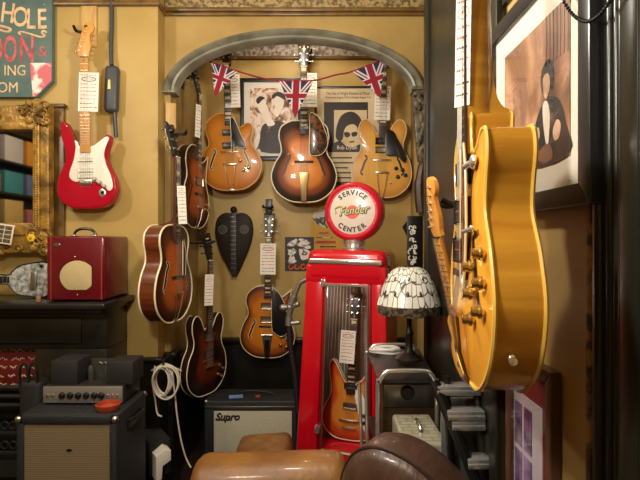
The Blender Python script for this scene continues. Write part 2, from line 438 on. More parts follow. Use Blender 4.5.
    # f-holes
    if fh:
        x0, z0, s = fh
        for sx in (-1, 1):
            path = [(sx * (x0 + dx * s), z0 + dz * s) for dx, dz in spline([(-.012, .066), (-.020, .060), (-.020, .046), (-.010, .030), (.002, 0), (.012, -.030), (.020, -.046), (.020, -.060), (.012, -.066)], 4, False)]
            m = len(path) - 1
            wid = [(.0022 + .0048 * math.sin(PI * i / m)) * s for i in range(m + 1)]
            g = G()
            if fh_edge:
                ribbon(g, path, [w + .003 for w in wid], Y, .0009, 1)
                for q in (path[0], path[-1]): disc(g, q[0], q[1], .010 * s, Y, .0009, 1)
            ribbon(g, path, wid, Y, .0016, 0)
            for q in (path[0], path[-1]): disc(g, q[0], q[1], .0075 * s, Y, .0017, 0)
            g.build('f_hole', [BLK, fh_edge or BLK], T)
    if guard:
        yg = (Y(0, bridge + .05) if arch else -depth) - (guard_h if arch else .001)
        pg = guard
        G().prism(pg, yg, yg - .003, .0008).build('pickguard', guard_mat, T)
        if guard_edge: G().tube([(x, yg - .0015, z) for x, z in pg], .0026, 6, True).build('pickguard_edge', guard_edge, T)
    yst = yfb - .005
    for z, w, h, pm, pole in pickups:
        g = G(); yy = (Y(0, z) if arch else (-depth - .003))
        g.b2((-w / 2 - .004, yy + .004, z - h / 2 - .004), (w / 2 + .004, yy - .004, z + h / 2 + .004), .002, 1, 1)
        g.b2((-w / 2, yy, z - h / 2), (w / 2, min(yst + .004, yy - .007), z + h / 2), .003, 2, 0)
        for k in range(6):
            g.cyl(((k - 2.5) * w / 7.5, min(yst + .005, yy - .006), z), ((k - 2.5) * w / 7.5, min(yst + .0032, yy - .0078), z), .0025, seg=8, mi=2)
        g.build('pickup', [pm, BLK if pm != WHITEP else WHITEP, pole], T)
    # bridge
    g = G(); yb = Y(0, bridge) if arch else -depth
    if tail == 'trem':
        g.b2((-.035, yb - .010, bridge - .022), (.035, yb, bridge + .004), .002)
        for k in range(6): g.b2((-.030 + k * .0102, yb - .014, bridge - .016), (-.022 + k * .0102, yb - .008, bridge - .002), .001)
    else:
        g.b2((-.062, yb - .007, bridge - .007), (.062, yb + .006, bridge + .007), .003)
        g.b2((-.05, yst + .001, bridge - .005), (.05, yb - .006, bridge + .005), .002)
    g.build('bridge', bridge_mat, T)
    # tailpiece
    tz = bridge - .04
    if tail in ('trapeze', 'plate', 'tube', 'bigsby'):
        g = G(); zt = bridge - .085 if tail != 'bigsby' else bridge - .06
        yt = Y(0, zt) - .014; tz = zt
        ye = -depth - .004
        if tail == 'trapeze':
            g.b2((-.045, yt - .004, zt - .006), (.045, yt + .004, zt + .006), .002)
            for sx in (-1, 1): g.tube([(sx * .036, yt, zt), (sx * .024, (yt + ye) / 2 - .004, zt * .45), (sx * .012, ye, .006)], .003, 6)
            g.b2((-.018, ye - .001, -.004), (.018, ye + .02, .012), .002)
        elif tail == 'plate':
            poly = [(-.018, 0), (.018, 0), (.022, zt * .5), (.030, zt), (.030, zt + .015), (-.030, zt + .015), (-.030, zt), (-.022, zt * .5)]
            o = len(g.v); g.prism(poly, 0, -.004, .001)
            g.xf(lambda v: (v.x, v.y + ye + (yt - ye) * max(0, v.z) / zt, v.z), o)
            for k in (-1, 0, 1):
                o = len(g.v); g.prism([(k * .010 - .002, .012), (k * .010 + .002, .012), (k * .012 + .002, zt - .01), (k * .012 - .002, zt - .01)], -.004, -.006)
                g.xf(lambda v: (v.x, v.y + ye + (yt - ye) * max(0, v.z) / zt, v.z), o)
        elif tail == 'tube':
            for sx in (-1, 1):
                for q in (0.038, .02): g.tube([(sx * q, yt, zt + .01), (sx * q * .8, (yt + ye) / 2 - .004, zt * .5), (sx * q * .5, ye, .01)], .0035, 6)
            g.tube([(-.045, yt, zt + .012), (0, yt, zt + .018), (.045, yt, zt + .012)], .005, 8)
            g.b2((-.026, ye - .001, -.004), (.026, ye + .02, .014), .002)
        else:
            g.cyl((-.04, yt, zt), (.04, yt, zt), .009); 
            o = len(g.v); g.prism([(-.038, zt + .012), (.038, zt + .012), (.034, zt - .02), (.016, 0), (-.016, 0), (-.034, zt - .02)], .004, -.001, .001)
            g.xf(lambda v: (v.x, v.y + ye + (yt - ye) * max(0, v.z) / zt, v.z), o)
            o = len(g.v); g.prism([(-.013, zt * .35), (.013, zt * .35), (.02, zt * .8), (-.02, zt * .8)], -.001, -.003, mi=1)
            g.xf(lambda v: (v.x, v.y + ye + (yt - ye) * max(0, v.z) / zt, v.z), o)
        g.build('tailpiece', [NICKEL if tail in ('trapeze', 'bigsby') else BRASS if tail == 'plate' else GOLDM, BLK], T)
    elif tail == 'stop':
        G().b2((-.04, yb - .014, tz - .006), (.04, yb, tz + .006), .004).build('tailpiece', NICKEL, T)
    for x, z in knobs:
        yy = Y(x, z) if arch else -depth - .003
        M = Matrix.Translation((x, yy + .002, z)) @ Matrix.Rotation(PI / 2, 4, 'X')
        G().lathe([(knob_r * .7, 0), (knob_r * .75, .006), (knob_r * 1.15, .0075), (knob_r * 1.1, .011), (knob_r * .88, .013), (knob_r * .8, .021), (knob_r * .6, .0225), (.0005, .0222)], M, 18).build('knob', knob_mat, T)
    if sel:
        x, z = sel; yy = Y(x, z) if arch else -depth - .002
        g = G(); g.cyl((x, yy, z), (x, yy - .012, z), .005, seg=8); g.cyl((x, yy - .01, z), (x + .004, yy - .024, z + .003), .0035, .0045, seg=8)
        g.build('selector_switch', IVORY, T)
    if jack:
        x, z = jack
        g = G(); o = len(g.v)
        g.lathe([(.02, 0), (.017, .002), (.008, .002), (.006, -.003), (.0005, -.004)], None, 16)
        g.xf(lambda v: (x + v.x * .8 + v.y * .5, -depth - v.z, z - v.x * .7 + v.y * .9), o)
        g.build('jack_plate', CHROME, T)
    for k in range(6):
        t = (k - 2.5) / 2.5; 
        zt = tz + .004
        ytl = (Y(0, tz) - .018) if tail in ('trapeze', 'plate', 'tube', 'bigsby') else (Y(0, tz) if arch else -depth) - .012
        G().tube([(t * .026, ytl, zt), (t * .0255, yst, bridge), (t * nw * .85, yfb - .0035, nut)], .0007, 4).build('string', STRING, T)
    T['_y'] = yfb
    return T

def price_tag(label, px, py, w, h, y, yaw=0, roll=0, group='handwritten price tags'):
    c = W(px, py, y); w = w / F * y; h = h / F * y
    T = thing('price_tag', label, 'price tag', c, (0, roll, yaw), 1, group)
    G().b2((-w / 2, -.0006, -h / 2), (w / 2, .0006, h / 2)).build('card', PAPER, T)
    G().tube([(0, -.001, h * .47), (.012, .004, h * .5), (0, .012, h * .52), (-.012, .004, h * .5), (0, -.001, h * .47)], .0012, 5).build('tie_string', STRING, T)
    g = G(); rr = random.Random(int(px * 31 + py))
    y0 = -.0009
    # oval letterhead, short handwritten strokes
    g.tube([(math.cos(a) * w * .36, y0, h * .33 + math.sin(a) * h * .055) for a in [2 * PI * k / 18 for k in range(18)]], w * .018, 4, True)
    g.build('letterhead', INK, T)
    for r_, m_ in ((.33, REDINK), (.43, REDINK), (.20, REDINK), (.11, REDINK), (.02, INK), (-.08, REDINK), (-.18, REDINK), (-.30, INK), (-.40, INK)):
        g = G(); x = -w * (.4 if r_ != .33 else .24)
        while x < w * (.32 if r_ != .33 else .18):
            l = w * rr.uniform(.05, .15); q0 = h * (r_ - .009); q1 = h * (r_ + rr.uniform(.005, .018))
            o = g.add([(x, y0, q0), (x + l, y0, q0 + h * .004), (x + l, y0, q1), (x, y0, q1 - h * .004)], [(0, 1, 2, 3)]); x += l + w * .03
        g.build('handwritten_line', m_, T)
    return T

def wall_hook(label, p, wall, yaw=0, plate=None, group='guitar wall hooks', w=.05, h=.13, dz=0):
    """plate on the wall and a padded yoke under a headstock; local -Y points off the wall"""
    T = thing('guitar_hook', label, 'hook', p, (0, 0, yaw), 1, group)
    G().b2((-w / 2, -.014, -h / 2), (w / 2, 0, h / 2), .004).build('plate', plate or BLK, T)
    G().cyl((0, -.012, dz), (0, -wall, dz), .007, seg=10).build('arm', BLK, T)
    pts = [(-.032, -wall - .045, .012), (-.034, -wall - .02, 0), (-.03, -wall - .004, 0), (0, -wall + .004, 0), (.03, -wall - .004, 0), (.034, -wall - .02, 0), (.032, -wall - .045, .012)]
    G().tube(spline([(a, b, c + dz) for a, b, c in pts], 3, False), .008, 8).build('padded_yoke', RUBBER, T)
    return T
# ------------------------------------------------------------------ the setting
YB, YA, YR, XR = 2.68, 2.80, 3.55, .52     # chimney breast, arch wall, alcove back, right wall
def slab(name, lo, hi, m, bev=0):
    g = G(); g.b2(lo, hi, bev); return struct(name, g, m)
slab('floor', (-3.3, -2.3, -.1), (1.4, 3.7, 0), FLOORM)
slab('ceiling', (-3.3, -2.3, 3.1), (1.4, 3.7, 3.2), CEIL)
slab('wall_left', (-3.3, -2.3, 0), (-3.2, 2.8, 3.1), GOLD)
slab('wall_rear', (-3.3, -2.4, 0), (1.4, -2.3, 3.1), GOLD2)
slab('wall_breast', (-3.2, YB, 0), (-.905, YB + .14, 3.1), GOLD)
slab('wall_right', (XR, -2.3, 0), (XR + .16, 2.27, 3.1), PLASTER)
slab('wall_far_right', (1.3, 2.2, 0), (1.4, 2.9, 3.1), GOLD2)
slab('wall_alcove_back', (-1.0, YR, 0), (.78, YR + .1, 3.1), GOLD)
slab('wall_alcove_left', (-1.0, YA + .1, 0), (-.90, YR, 3.1), PLASTER)
slab('wall_alcove_right', (.67, YA + .1, 0), (.78, YR, 3.1), PLASTER)
slab('wall_alcove_soffit', (-1.0, YA + .1, 2.98), (.78, YR, 3.1), CEIL)
AC, AO, AI = WX(294, YA), 130 / F * YA, 117 / F * YA
ZS = WZ(93, YA); BO, BI = 63 / F * YA, 52 / F * YA
g = G()
xl, xr = AC - (AO + AI) / 2, AC + (AO + AI) / 2
g.b2((-.906, YA, 0), (xl, YA + .1, 3.1)); g.b2((xr, YA, 0), (1.35, YA + .1, 3.1))
N = 40; am, bm_ = (AO + AI) / 2, (BO + BI) / 2
pts = [(AC - am * math.cos(PI * k / N), ZS + bm_ * math.sin(PI * k / N)) for k in range(N + 1)]
for (xa, za), (xb, zb) in zip(pts, pts[1:]):
    g.add([(xa, YA, za), (xb, YA, zb), (xb, YA, 3.1), (xa, YA, 3.1), (xa, YA + .1, za), (xb, YA + .1, zb), (xb, YA + .1, 3.1), (xa, YA + .1, 3.1)],
          [(0, 1, 2, 3), (7, 6, 5, 4), (0, 4, 5, 1), (3, 2, 6, 7)])
struct('wall_arch', g, GOLD2)
# arch moulding: a stepped profile swept round the half ellipse
g = G(); prof = [(-.5, .05), (-.5, -.012), (-.36, -.03), (-.2, -.036), (-.08, -.022), (.02, -.040), (.2, -.052), (.36, -.046), (.44, -.03), (.5, -.022), (.5, .05)]
w = AO - AI; rows = []
N = 60
for k in range(N + 1):
    a = PI * k / N; c, s_ = math.cos(a), math.sin(a)
    rows.append(g.add([(AC - (am + u * w) * c, YA + d, ZS + (bm_ + u * (BO - BI)) * s_) for u, d in prof], []))
m = len(prof)
for a, b in zip(rows, rows[1:]):
    g.add([], [(a + k - len(g.v), a + k + 1 - len(g.v), b + k + 1 - len(g.v), b + k - len(g.v)) for k in range(m - 1)])
g.add([], [tuple(rows[0] + k - len(g.v) for k in range(m)), tuple(rows[-1] + k - len(g.v) for k in range(m))])
struct('trim_arch', g, MOULD, angle=30)
# friezes and cornices
g = G(); zf = WZ(11, YA); g.b2((-.90, YA - .016, zf), (.9, YA, 3.1)); struct('trim_frieze', g, FRIEZE)
g = G(); g.b2((-.90, YA - .034, zf - .014), (.9, YA, zf + .010), .008); g.b2((-.90, YA - .024, zf - .034), (.9, YA, zf - .016), .006); struct('trim_cornice', g, BROWNTRIM)
g = G(); zb = WZ(5, YB); g.b2((-3.2, YB - .03, zb - .012), (-.885, YB, zb + .010), .008); g.b2((-3.2, YB - .016, zb + .012), (-.895, YB, 3.1)); g.b2((-.907, YB, zb - .012), (-.885, YA, zb + .01), .006)
struct('trim_breast_cornice', g, BROWNTRIM)
g = G(); g.b2((-.9, YR - .016, WZ(57, YR)), (.67, YR, WZ(43, YR))); struct('trim_alcove_frieze', g, FRIEZE2)
g = G(); g.b2((-.9, YR - .026, WZ(60, YR)), (.67, YR, WZ(57, YR)), .005); g.b2((-.9, YR - .026, WZ(43, YR)), (.67, YR, WZ(40, YR)), .005); struct('trim_alcove_rail', g, BROWNTRIM)
# black dado
g = G(); g.b2((-.9, YR - .03, 0), (.67, YR, .70)); g.b2((-.9, YR - .06, .70), (.67, YR, .735), .008); g.b2((-.9, YA + .1, 0), (-.875, YR, .70)); g.b2((-.9, YA + .1, .70), (-.855, YR, .735), .008)
struct('trim_alcove_dado', g, BLACKP)
g = G(); g.b2((-1.06, YB - .025, 0), (-.885, YB, .775)); g.b2((-1.06, YB - .045, .775), (-.87, YB, .80), .008); g.b2((-.905, YB, 0), (-.885, YA, .775)); g.b2((-.90, YA - .02, 0), (xl - .01, YA, .775)); g.b2((-.905, YA - .04, .775), (xl + .035, YA + .10, .80), .008); g.b2((xl - .02, YA - .02, 0), (xl + .02, YA + .125, .775))
struct('trim_dado', g, BLACKP)
# flat pilaster strip between mirror and red guitar
g = G(); x0, x1 = WX(53, YB), WX(66, YB); g.b2((x0, YB - .022, WZ(300, YB)), (x1, YB, WZ(106, YB)), .006); g.b2((x0 - .01, YB - .035, WZ(109, YB)), (x1 + .01, YB, WZ(105, YB)), .006)
struct('trim_pilaster', g, BROWNTRIM)
# left capital under the arch, right corbel
g = G(); xa, xb = AC - AO, AC - AI
g.b2((xa - .004, YA - .055, ZS - .012), (xb + .004, YA + .05, ZS), .004); struct('trim_arch_foot', g, MOULD)
g = G(); xa, xb = WX(412, YA), WX(428, YA)
g.b2((xa - .006, YA - .07, ZS + .0), (xb + .004, YA, ZS + .02), .004); g.b2((xa, YA - .06, ZS - .03), (xb, YA, ZS), .006)
rr = random.Random(3)
for k in range(26):
    t = k / 26; g.sphere((xa + .045 + rr.uniform(-.03, .03) * (1 - t * .6), YA - .03 - .02 * (1 - t), ZS - .04 - .36 * t), rr.uniform(.010, .02), 8, 6, (1, .8, 1.5))
g.prism([(xa, ZS - .03), (xb, ZS - .03), (xb - .012, ZS - .2), (xb - .03, ZS - .40), (xa + .03, ZS - .40), (xa + .01, ZS - .2)], YA, YA - .03, .01)
struct('trim_corbel', g, mat('carved_grey_plaster', srgb(104, 94, 70), .45, col2=srgb(48, 42, 32), scale=30, lo=.4, hi=.65))
# dark painted door panel on the right wall with its mouldings
g = G(); g.b2((XR - .014, 1.36, 0), (XR, 2.27, 3.1)); 
g.b2((XR - .014, .90, 2.10), (XR, 1.36, 3.1)); g.b2((XR - .03, 2.215, 0), (XR, 2.275, 3.1), .008); g.b2((XR - .03, 1.335, 0), (XR, 1.40, 3.1), .008)
g.b2((XR - .02, 1.40, .78), (XR, 2.22, .86), .006)
struct('trim_dark_panel', g, DGREEN)
# door casing at the right edge
g = G(); g.b2((XR - .014, .5, 0), (XR, .895, 3.1), .004)
for yy, r in ((.868, .010), (.835, .007), (.816, .006), (.80, .008), (.752, .006), (.735, .009), (.70, .012), (.66, .014)): g.cyl((XR - .014, yy, 0), (XR - .014, yy, 3.1), r, seg=14)
g.b2((XR - .022, .752, 0), (XR, .80, 3.1), .003)
struct('trim_door_casing', g, DGREEN)
g = G(); g.b2((XR - .012, .905, 0), (XR, .921, WZ(204, .92)), .004); struct('trim_worn_edge', g, mat('worn_ochre_edge', srgb(150, 112, 50), .5, col2=srgb(60, 46, 24), scale=30, lo=.45, hi=.6))

# ------------------------------------------------------------------ left: sign, mirror, mantel
PINK = mat('faded_pink_paint', srgb(216, 112, 112), .6, col2=srgb(170, 60, 70), scale=30)
CREAMP = mat('faded_cream_paint', srgb(232, 206, 160), .6, col2=srgb(214, 170, 130), scale=30)
TEAL = mat('faded_teal_paint', srgb(92, 118, 112), .6, col2=srgb(78, 100, 94), scale=10, lo=.3, hi=.7)
ys = 2.64; s = ys / F
T = thing('pub_sign', 'teal painted wooden sign with cream and pink lettering, high on the left wall', 'sign', W(0, 48, ys))
P = lambda px, py: (px * s, -(py - 48) * s)
G().prism([P(-118, -14), P(52, -14), P(52, 81), P(36, 97), P(-100, 97), P(-118, 80)], .03, 0, .003).build('board', TEAL, T)
for ch, px, py, rt in (('H', 8, 14, .12), ('O', 20.5, 18, .06), ('L', 31, 20, .03), ('E', 42, 20, -.02)):
    G().text(ch, 28 * s, (px * s, -.0015, -(py - 48) * s), sx=.72, rot=rt, bold=.002).build('cream_letter', CREAMP, T)
G().text('ING', 15 * s, (15 * s, -.0015, -(71 - 48) * s), sx=.85).build('cream_lettering', CREAMP, T); G().text('OM', 15 * s, (8 * s, -.0015, -(88 - 48) * s), sx=.9).build('cream_lettering', CREAMP, T)
G().tube([(x * s, -.001, -(y - 48) * s) for x, y in spline([(47, 33), (44, 31), (42, 33), (45, 36), (40, 37), (30, 34), (22, 32), (19, 33), (21, 35)], 4, False)], .006, 6).build('painted_flourish', CREAMP, T)
G().tube([(x * s, -.001, -(y - 48) * s) for x, y in spline([(-10, 26), (0, 26), (8, 28), (11, 30), (7, 32), (0, 30)], 4, False)], .007, 6).build('painted_flourish', CREAMP, T)
g = G(); 
for ch, px in (('S', -50), ('A', -33), ('L', -18), ('O', -3.5), ('O', 10.5), ('N', 27)): g.text(ch, 37 * s, (px * s, -.0015, -(50.5 - 48) * s), sx=.46 if ch == 'O' else .56, bold=.003)
g.text('&', 15 * s, (43 * s, -.0015, -(52 - 48) * s))
g.build('pink_lettering', PINK, T)
g = G(); g.prism([P(30, 63), P(51.5, 63), P(51.5, 80.5), P(36, 96.3), P(33, 96.3)], 0, -.002); g.build('torn_poster', mat('torn_pink_poster', srgb(214, 110, 120), .7, col2=srgb(236, 230, 220), scale=9, lo=.48, hi=.54), T)
for px, py in ((44, 4), (-108, 4)): G().sphere((px * s, -.001, -(py - 48) * s), .005, 8, 6, (1, .5, 1)).build('screw', STEEL, T)

GILT = mat('gilt_frame', srgb(176, 136, 60), .38, .25, col2=srgb(104, 76, 30), scale=16, lo=.4, hi=.65, bump=.5, bscale=50)
ym = 2.60; s = ym / F
T = thing('gilt_mirror', 'ornate gilt framed mirror hanging over the black mantelpiece', 'mirror', W(-20, 178, ym))
P = lambda px, py: ((px + 20) * s, -(py - 178) * s)
ox0, ox1, oy0, oy1 = -95, 51, 106, 253; ix0, ix1, iy0, iy1 = -80, 36, 131, 223
def fr(g, a, b, c, d, y0, y1, bev): # picture-frame from outer rect a to inner rect
    (x0, z0), (x1, z1) = a; (u0, w0), (u1, w1) = b
    g.prism([(x0, z0), (x1, z0), (u1, w0), (u0, w0)], y0, y1, bev); g.prism([(x0, z1), (x1, z1), (u1, w1), (u0, w1)], y0, y1, bev)
    g.prism([(x0, z0), (u0, w0), (u0, w1), (x0, z1)], y0, y1, bev); g.prism([(x1, z0), (u1, w0), (u1, w1), (x1, z1)], y0, y1, bev)
g = G()
a = (P(ox0, oy1), P(ox1, oy0)); b = (P(ix0, iy1), P(ix1, iy0)); mid = (P(ox0 + 5, oy1 - 12), P(ox1 - 6, oy0 + 12))
fr(g, a, b, 0, 0, .03, -.02, .012); fr(g, (P(ox0 + 8, oy1 - 18), P(ox1 - 8, oy0 + 17)), b, 0, 0, 0, -.035, .008)
for k in range(44):  # beading along the sight edge
    t = k / 43; z = P(0, iy0 - 4)[1] + (P(0, iy1 + 4)[1] - P(0, iy0 - 4)[1]) * t; g.sphere((P(ix1 + 4, 0)[0], -.036, z), .008, 8, 6)
g.build('frame', GILT, T)
rr = random.Random(5)
def scrollwork(n, cx, cy, sx, sy, r0, r1):
    g = G()
    for k in range(n):
        x, y = cx + rr.uniform(-sx, sx), cy + rr.uniform(-sy, sy); r = rr.uniform(r0, r1) * s
        q, z = P(x, y); g.sphere((q, -.03, z), r, 10, 6, (1, .9, rr.uniform(.6, 1.4)), (0, rr.uniform(0, 3), 0))
        if k % 3 == 0: g.tube([(q + r * 1.8 * math.cos(t) * (1 - t / 9), -.045, z + r * 1.8 * math.sin(t) * (1 - t / 9)) for t in [i * .5 for i in range(13)]], .004, 6)
    return g
for cx, cy in ((40, 116), (44, 240), (-84, 116), (-84, 240)): scrollwork(22, cx, cy, 10, 11, 2, 4.5).build('corner_ornament', GILT, T)
scrollwork(26, -20, 113, 60, 5, 2, 4).build('crest_ornament', GILT, T); scrollwork(34, -10, 248, 62, 6, 2, 4).build('foot_ornament', GILT, T)
g = G(); g.b2((P(ix0 - 2, 0)[0], .0, P(0, iy1 + 2)[1]), (P(ix1 + 2, 0)[0], .006, P(0, iy0 - 2)[1]))
g.build('mirror_glass', mat('silvered_glass', (.62, .6, .56, 1), .03, 1), T)
# snapshot and flower on the mirror's lower rail
T = thing('photo_card', 'small white bordered photo card tucked on the bottom left of the gilt mirror frame', 'photo', W(4, 234, 2.53), (-.1, .12, -.2))
s = 2.53 / F
G().b2((-11 * s, 0, -10 * s), (10 * s, .006, 10 * s), .002).build('card', mat('card_white', srgb(226, 214, 186), .5), T)
g = G()
for i in range(4):
    for j in range(2): g.b2(((-9 + j * 9.3) * s, -.0012, (-8.5 + i * 4.4) * s), ((-.8 + j * 9.3) * s, .001, (-4.8 + i * 4.4) * s))
g.build('photo_print', mat('dim_photo_print', srgb(44, 46, 46), .4, col2=srgb(120, 110, 90), scale=60), T)
T = thing('yellow_flower', 'tiny yellow flower on the bottom rail of the gilt mirror', 'flower', W(31, 238, 2.548))
g = G()
for k in range(6): g.sphere((.012 * math.cos(k * PI / 3), 0, .012 * math.sin(k * PI / 3)), .011, 8, 6, (1, .6, 1))
g.build('petals', mat('yellow_petal', srgb(236, 196, 30), .5), T); G().sphere((0, -.006, 0), .008, 8, 6).build('flower_centre', mat('flower_centre', srgb(190, 130, 20), .6), T)

# mantelpiece
ZM = 1.146; T = thing('mantelpiece', 'black painted fireplace mantelpiece with a long shelf', 'fireplace', (-1.9, YB, 0))
mx = -1.9
g = G(); g.b2((-3.0 - mx, -.39, ZM - .03), (-1.03 - mx, 0, ZM), .008); g.b2((-2.97 - mx, -.36, ZM - .052), (-1.055 - mx, 0, ZM - .03), .008); g.build('shelf', BLACKP, T)
g = G(); g.b2((-2.93 - mx, -.26, .9), (-1.075 - mx, 0, ZM - .052), .004); g.b2((-2.8 - mx, -.272, .93), (-1.2 - mx, -.255, 1.06), .006); g.build('frieze_board', BLACKP, T)
for xa, xb in ((-2.93, -2.62), (-1.44, -1.075)):
    g = G(); g.b2((xa - mx, -.26, 0), (xb - mx, 0, .9), .006); g.b2((xa + .06 - mx, -.275, .15), (xb - .06 - mx, -.25, .82), .01); g.build('jamb', BLACKP, T)
g = G(); g.b2((-2.62 - mx, -.03, 0), (-1.44 - mx, 0, .9)); g.build('fireback', BLKM, T)
# red lettered board in the fireplace opening
T = thing('red_lettered_board', 'dark red board with rows of cream script standing in the fireplace', 'sign', W(20, 367, 2.47)); s = 2.47 / F
G().b2((-130 * s, 0, -24 * s), (41 * s, .02, 23 * s), .003).build('board', mat('dark_red_board', srgb(112, 26, 26), .5, col2=srgb(90, 20, 20), scale=6), T)
g = G(); rr = random.Random(11)
for row in range(5):
    x = -115
    zc_ = 17 - row * 8.6
    while x < 34:
        l = rr.uniform(6, 15); path = []
        ph = rr.uniform(0, 6)
        for i in range(int(l * 2.4)): path.append(((x + i / 2.4 + .5 * math.sin(i * 1.3)) * s, -.001, (zc_ + 1.0 * math.sin(i * 1.3 + ph) + .9 * math.sin(i * .37 + ph)) * s))
        if len(path) > 2: g.tube(path, .0016, 4)
        x += l + 3.2
g.build('cream_script', CREAMP, T)
T = thing('fire_grate', 'black iron fire grate low in the fireplace', 'grate', (-1.9, 2.44, 0))
for z in (.70, .655, .61): G().cyl((-.6, 0, z), (.44, 0, z), .012, seg=10).build('bar', BLKM, T)
for z in (.36, .46):
    g = G(); g.b2((-.6, -.01, z), (.44, .01, z + .02), .004)
    for k in range(24): g.tube([(-.58 + k * .042 + .018 * math.cos(a), -.005, z + .05 + .018 * math.sin(a)) for a in [2 * PI * q / 10 for q in range(10)]], .005, 5, True)
    g.build('lattice_rail', BLKM, T)
g = G(); g.b2((-.6, -.015, 0), (-.57, .015, .72)); g.b2((.41, -.015, 0), (.44, .015, .72)); g.b2((-.6, -.012, .25), (.44, .012, .33)); g.build('frame', BLKM, T)

# red practice amp on the mantel
ya = 2.36; s = ya / F; RED2 = mat('oxblood_vinyl', srgb(104, 12, 24), .3, coat=.4, col2=srgb(88, 9, 19), scale=90, bump=.06, bscale=200)
bx0, bx1 = WX(46, ya), WX(104, ya); cxm = (bx0 + bx1) / 2; hw = (bx1 - bx0) / 2; zt = WZ(236, ya)
T = thing('small_amplifier', 'small glossy dark red amplifier with a cream grille standing on the mantelpiece', 'amplifier', (cxm, ya, ZM)); H_ = zt - ZM
G().b2((-hw, .012, .006), (hw, .30, H_), .012, 3).build('cabinet', RED2, T)
G().b2((-hw + .004, 0, .010), (hw - .004, .016, H_ - .004), .005).build('front_panel', RED2, T)
gp = [((77.5 - 75 + 17.5 * math.cos(a)) * s, max(-15.0, 17.5 * math.sin(a)) * s * .9) for a in [2 * PI * k / 48 for k in range(48)]]
gz = (302 - 276.5) * s
gp = [(max(-16.8 * s, min(16.8 * s, x)) , z + gz) for x, z in gp]
gp2 = [(x * 1.06, (z - gz) * 1.06 + gz) for x, z in gp]
G().prism(gp2, 0, -.0015).build('grille_surround', mat('dark_red_edge', srgb(70, 8, 16), .4), T)
G().prism(gp, 0, -.003, .001).build('grille', mat('cream_grille_cloth', srgb(196, 176, 128), .8, col2=srgb(180, 160, 112), scale=260, lo=.4, hi=.6, bump=.15, bscale=260), T)
for px in (51, 101.5): G().b2(((px - 75) * s - .0012, -.0015, .012), ((px - 75) * s + .0012, .001, H_ - .006)).build('piping', mat('pale_red_piping', srgb(180, 70, 66), .4), T)
g = G(); g.lathe([(.0005, .003), (.010, .003), (.012, 0)], Matrix.Translation(((56.5 - 75) * s, 0, (302 - 245) * s)) @ Matrix.Rotation(PI / 2, 4, 'X') @ Matrix.Diagonal((1.5, .8, 1, 1)), 18); g.build('badge', STEEL, T)
for px, py in ((75, 257), (77.5, 295)): G().sphere(((px - 75) * s, -.001, (302 - py) * s), .004, 8, 6).build('screw', NICKEL, T)
hp = spline([(-.055, .10, H_ - .002), (-.05, .10, H_ + .02), (-.03, .10, H_ + .034), (0, .10, H_ + .038), (.03, .10, H_ + .034), (.05, .10, H_ + .02), (.055, .10, H_ - .002)], 4, False)
o = G().tube(hp, .007, 8).build('handle', BLK, T)
for x in (-.055, .055): G().b2((x - .012, .085, H_ - .002), (x + .012, .115, H_ + .006), .003).build('handle_bracket', NICKEL, T)
for x, y in ((-hw + .03, .04), (hw - .03, .04), (-hw + .03, .26), (hw - .03, .26)): G().cyl((x, y, -.0005), (x, y, .008), .012, seg=12).build('rubber_foot', RUBBER, T)

# pearl lap steel leaning behind the amp
PEARL = mat('grey_pearloid', srgb(196, 198, 194), .25, col2=srgb(112, 116, 116), scale=38, lo=.38, hi=.6, coat=.5)
yl = 2.50; s = yl / F; T = thing('lap_steel_guitar', 'grey pearloid lap steel guitar lying on the mantelpiece behind the red amplifier', 'guitar', W(25, 298, yl), (-.12, 0, 0))
P = lambda px, py: ((px - 25) * s, (298 - py) * s)
pol = spline([P(-70, 270), P(-30, 272), P(5, 275), P(10, 272), P(17, 266), P(30, 263), P(42, 262), P(52, 266), P(58, 278), P(52, 292), P(42, 297), P(30, 296), P(17, 294), P(9, 287), P(3, 284), P(-30, 286), P(-70, 288)], 4)
G().prism(pol, .04, 0, .004).build('body', PEARL, T)
G().tube([(x, -.001, z) for x, z in pol], .003, 5, True).build('body_edge', BLK, T)
G().prism([P(-70, 274), P(8, 276.5), P(8, 282.5), P(-70, 285)], 0, -.006, .001).build('fretboard', EBONY, T)
g = G()
for k in range(18): g.b2((P(6 - k * 4.2, 0)[0], -.0072, P(0, 284)[1]), (P(6.7 - k * 4.2, 0)[0], -.005, P(0, 275.5)[1]))
g.build('frets', NICKEL, T)
G().box((P(40, 266)[0], -.008, P(0, 266)[1]), (.016, .016, .016), None, .004).build('control_knob', BLK, T)
G().b2((P(30, 0)[0], -.012, P(0, 290)[1]), (P(36, 0)[0], 0, P(0, 272)[1]), .003).build('pickup', STEEL, T)
T = tag(G().lathe([(.010, 0), (.012, .003), (.011, .024), (.0115, .028), (.0005, .028)], Matrix.Translation((WX(38.5, 2.36), 2.36, ZM)), 16).build('bottle_cork', mat('pale_cork', srgb(176, 132, 92), .8, col2=srgb(140, 100, 66), scale=60)), 'tiny pale cork standing on the mantel shelf left of the red amplifier', 'cork')

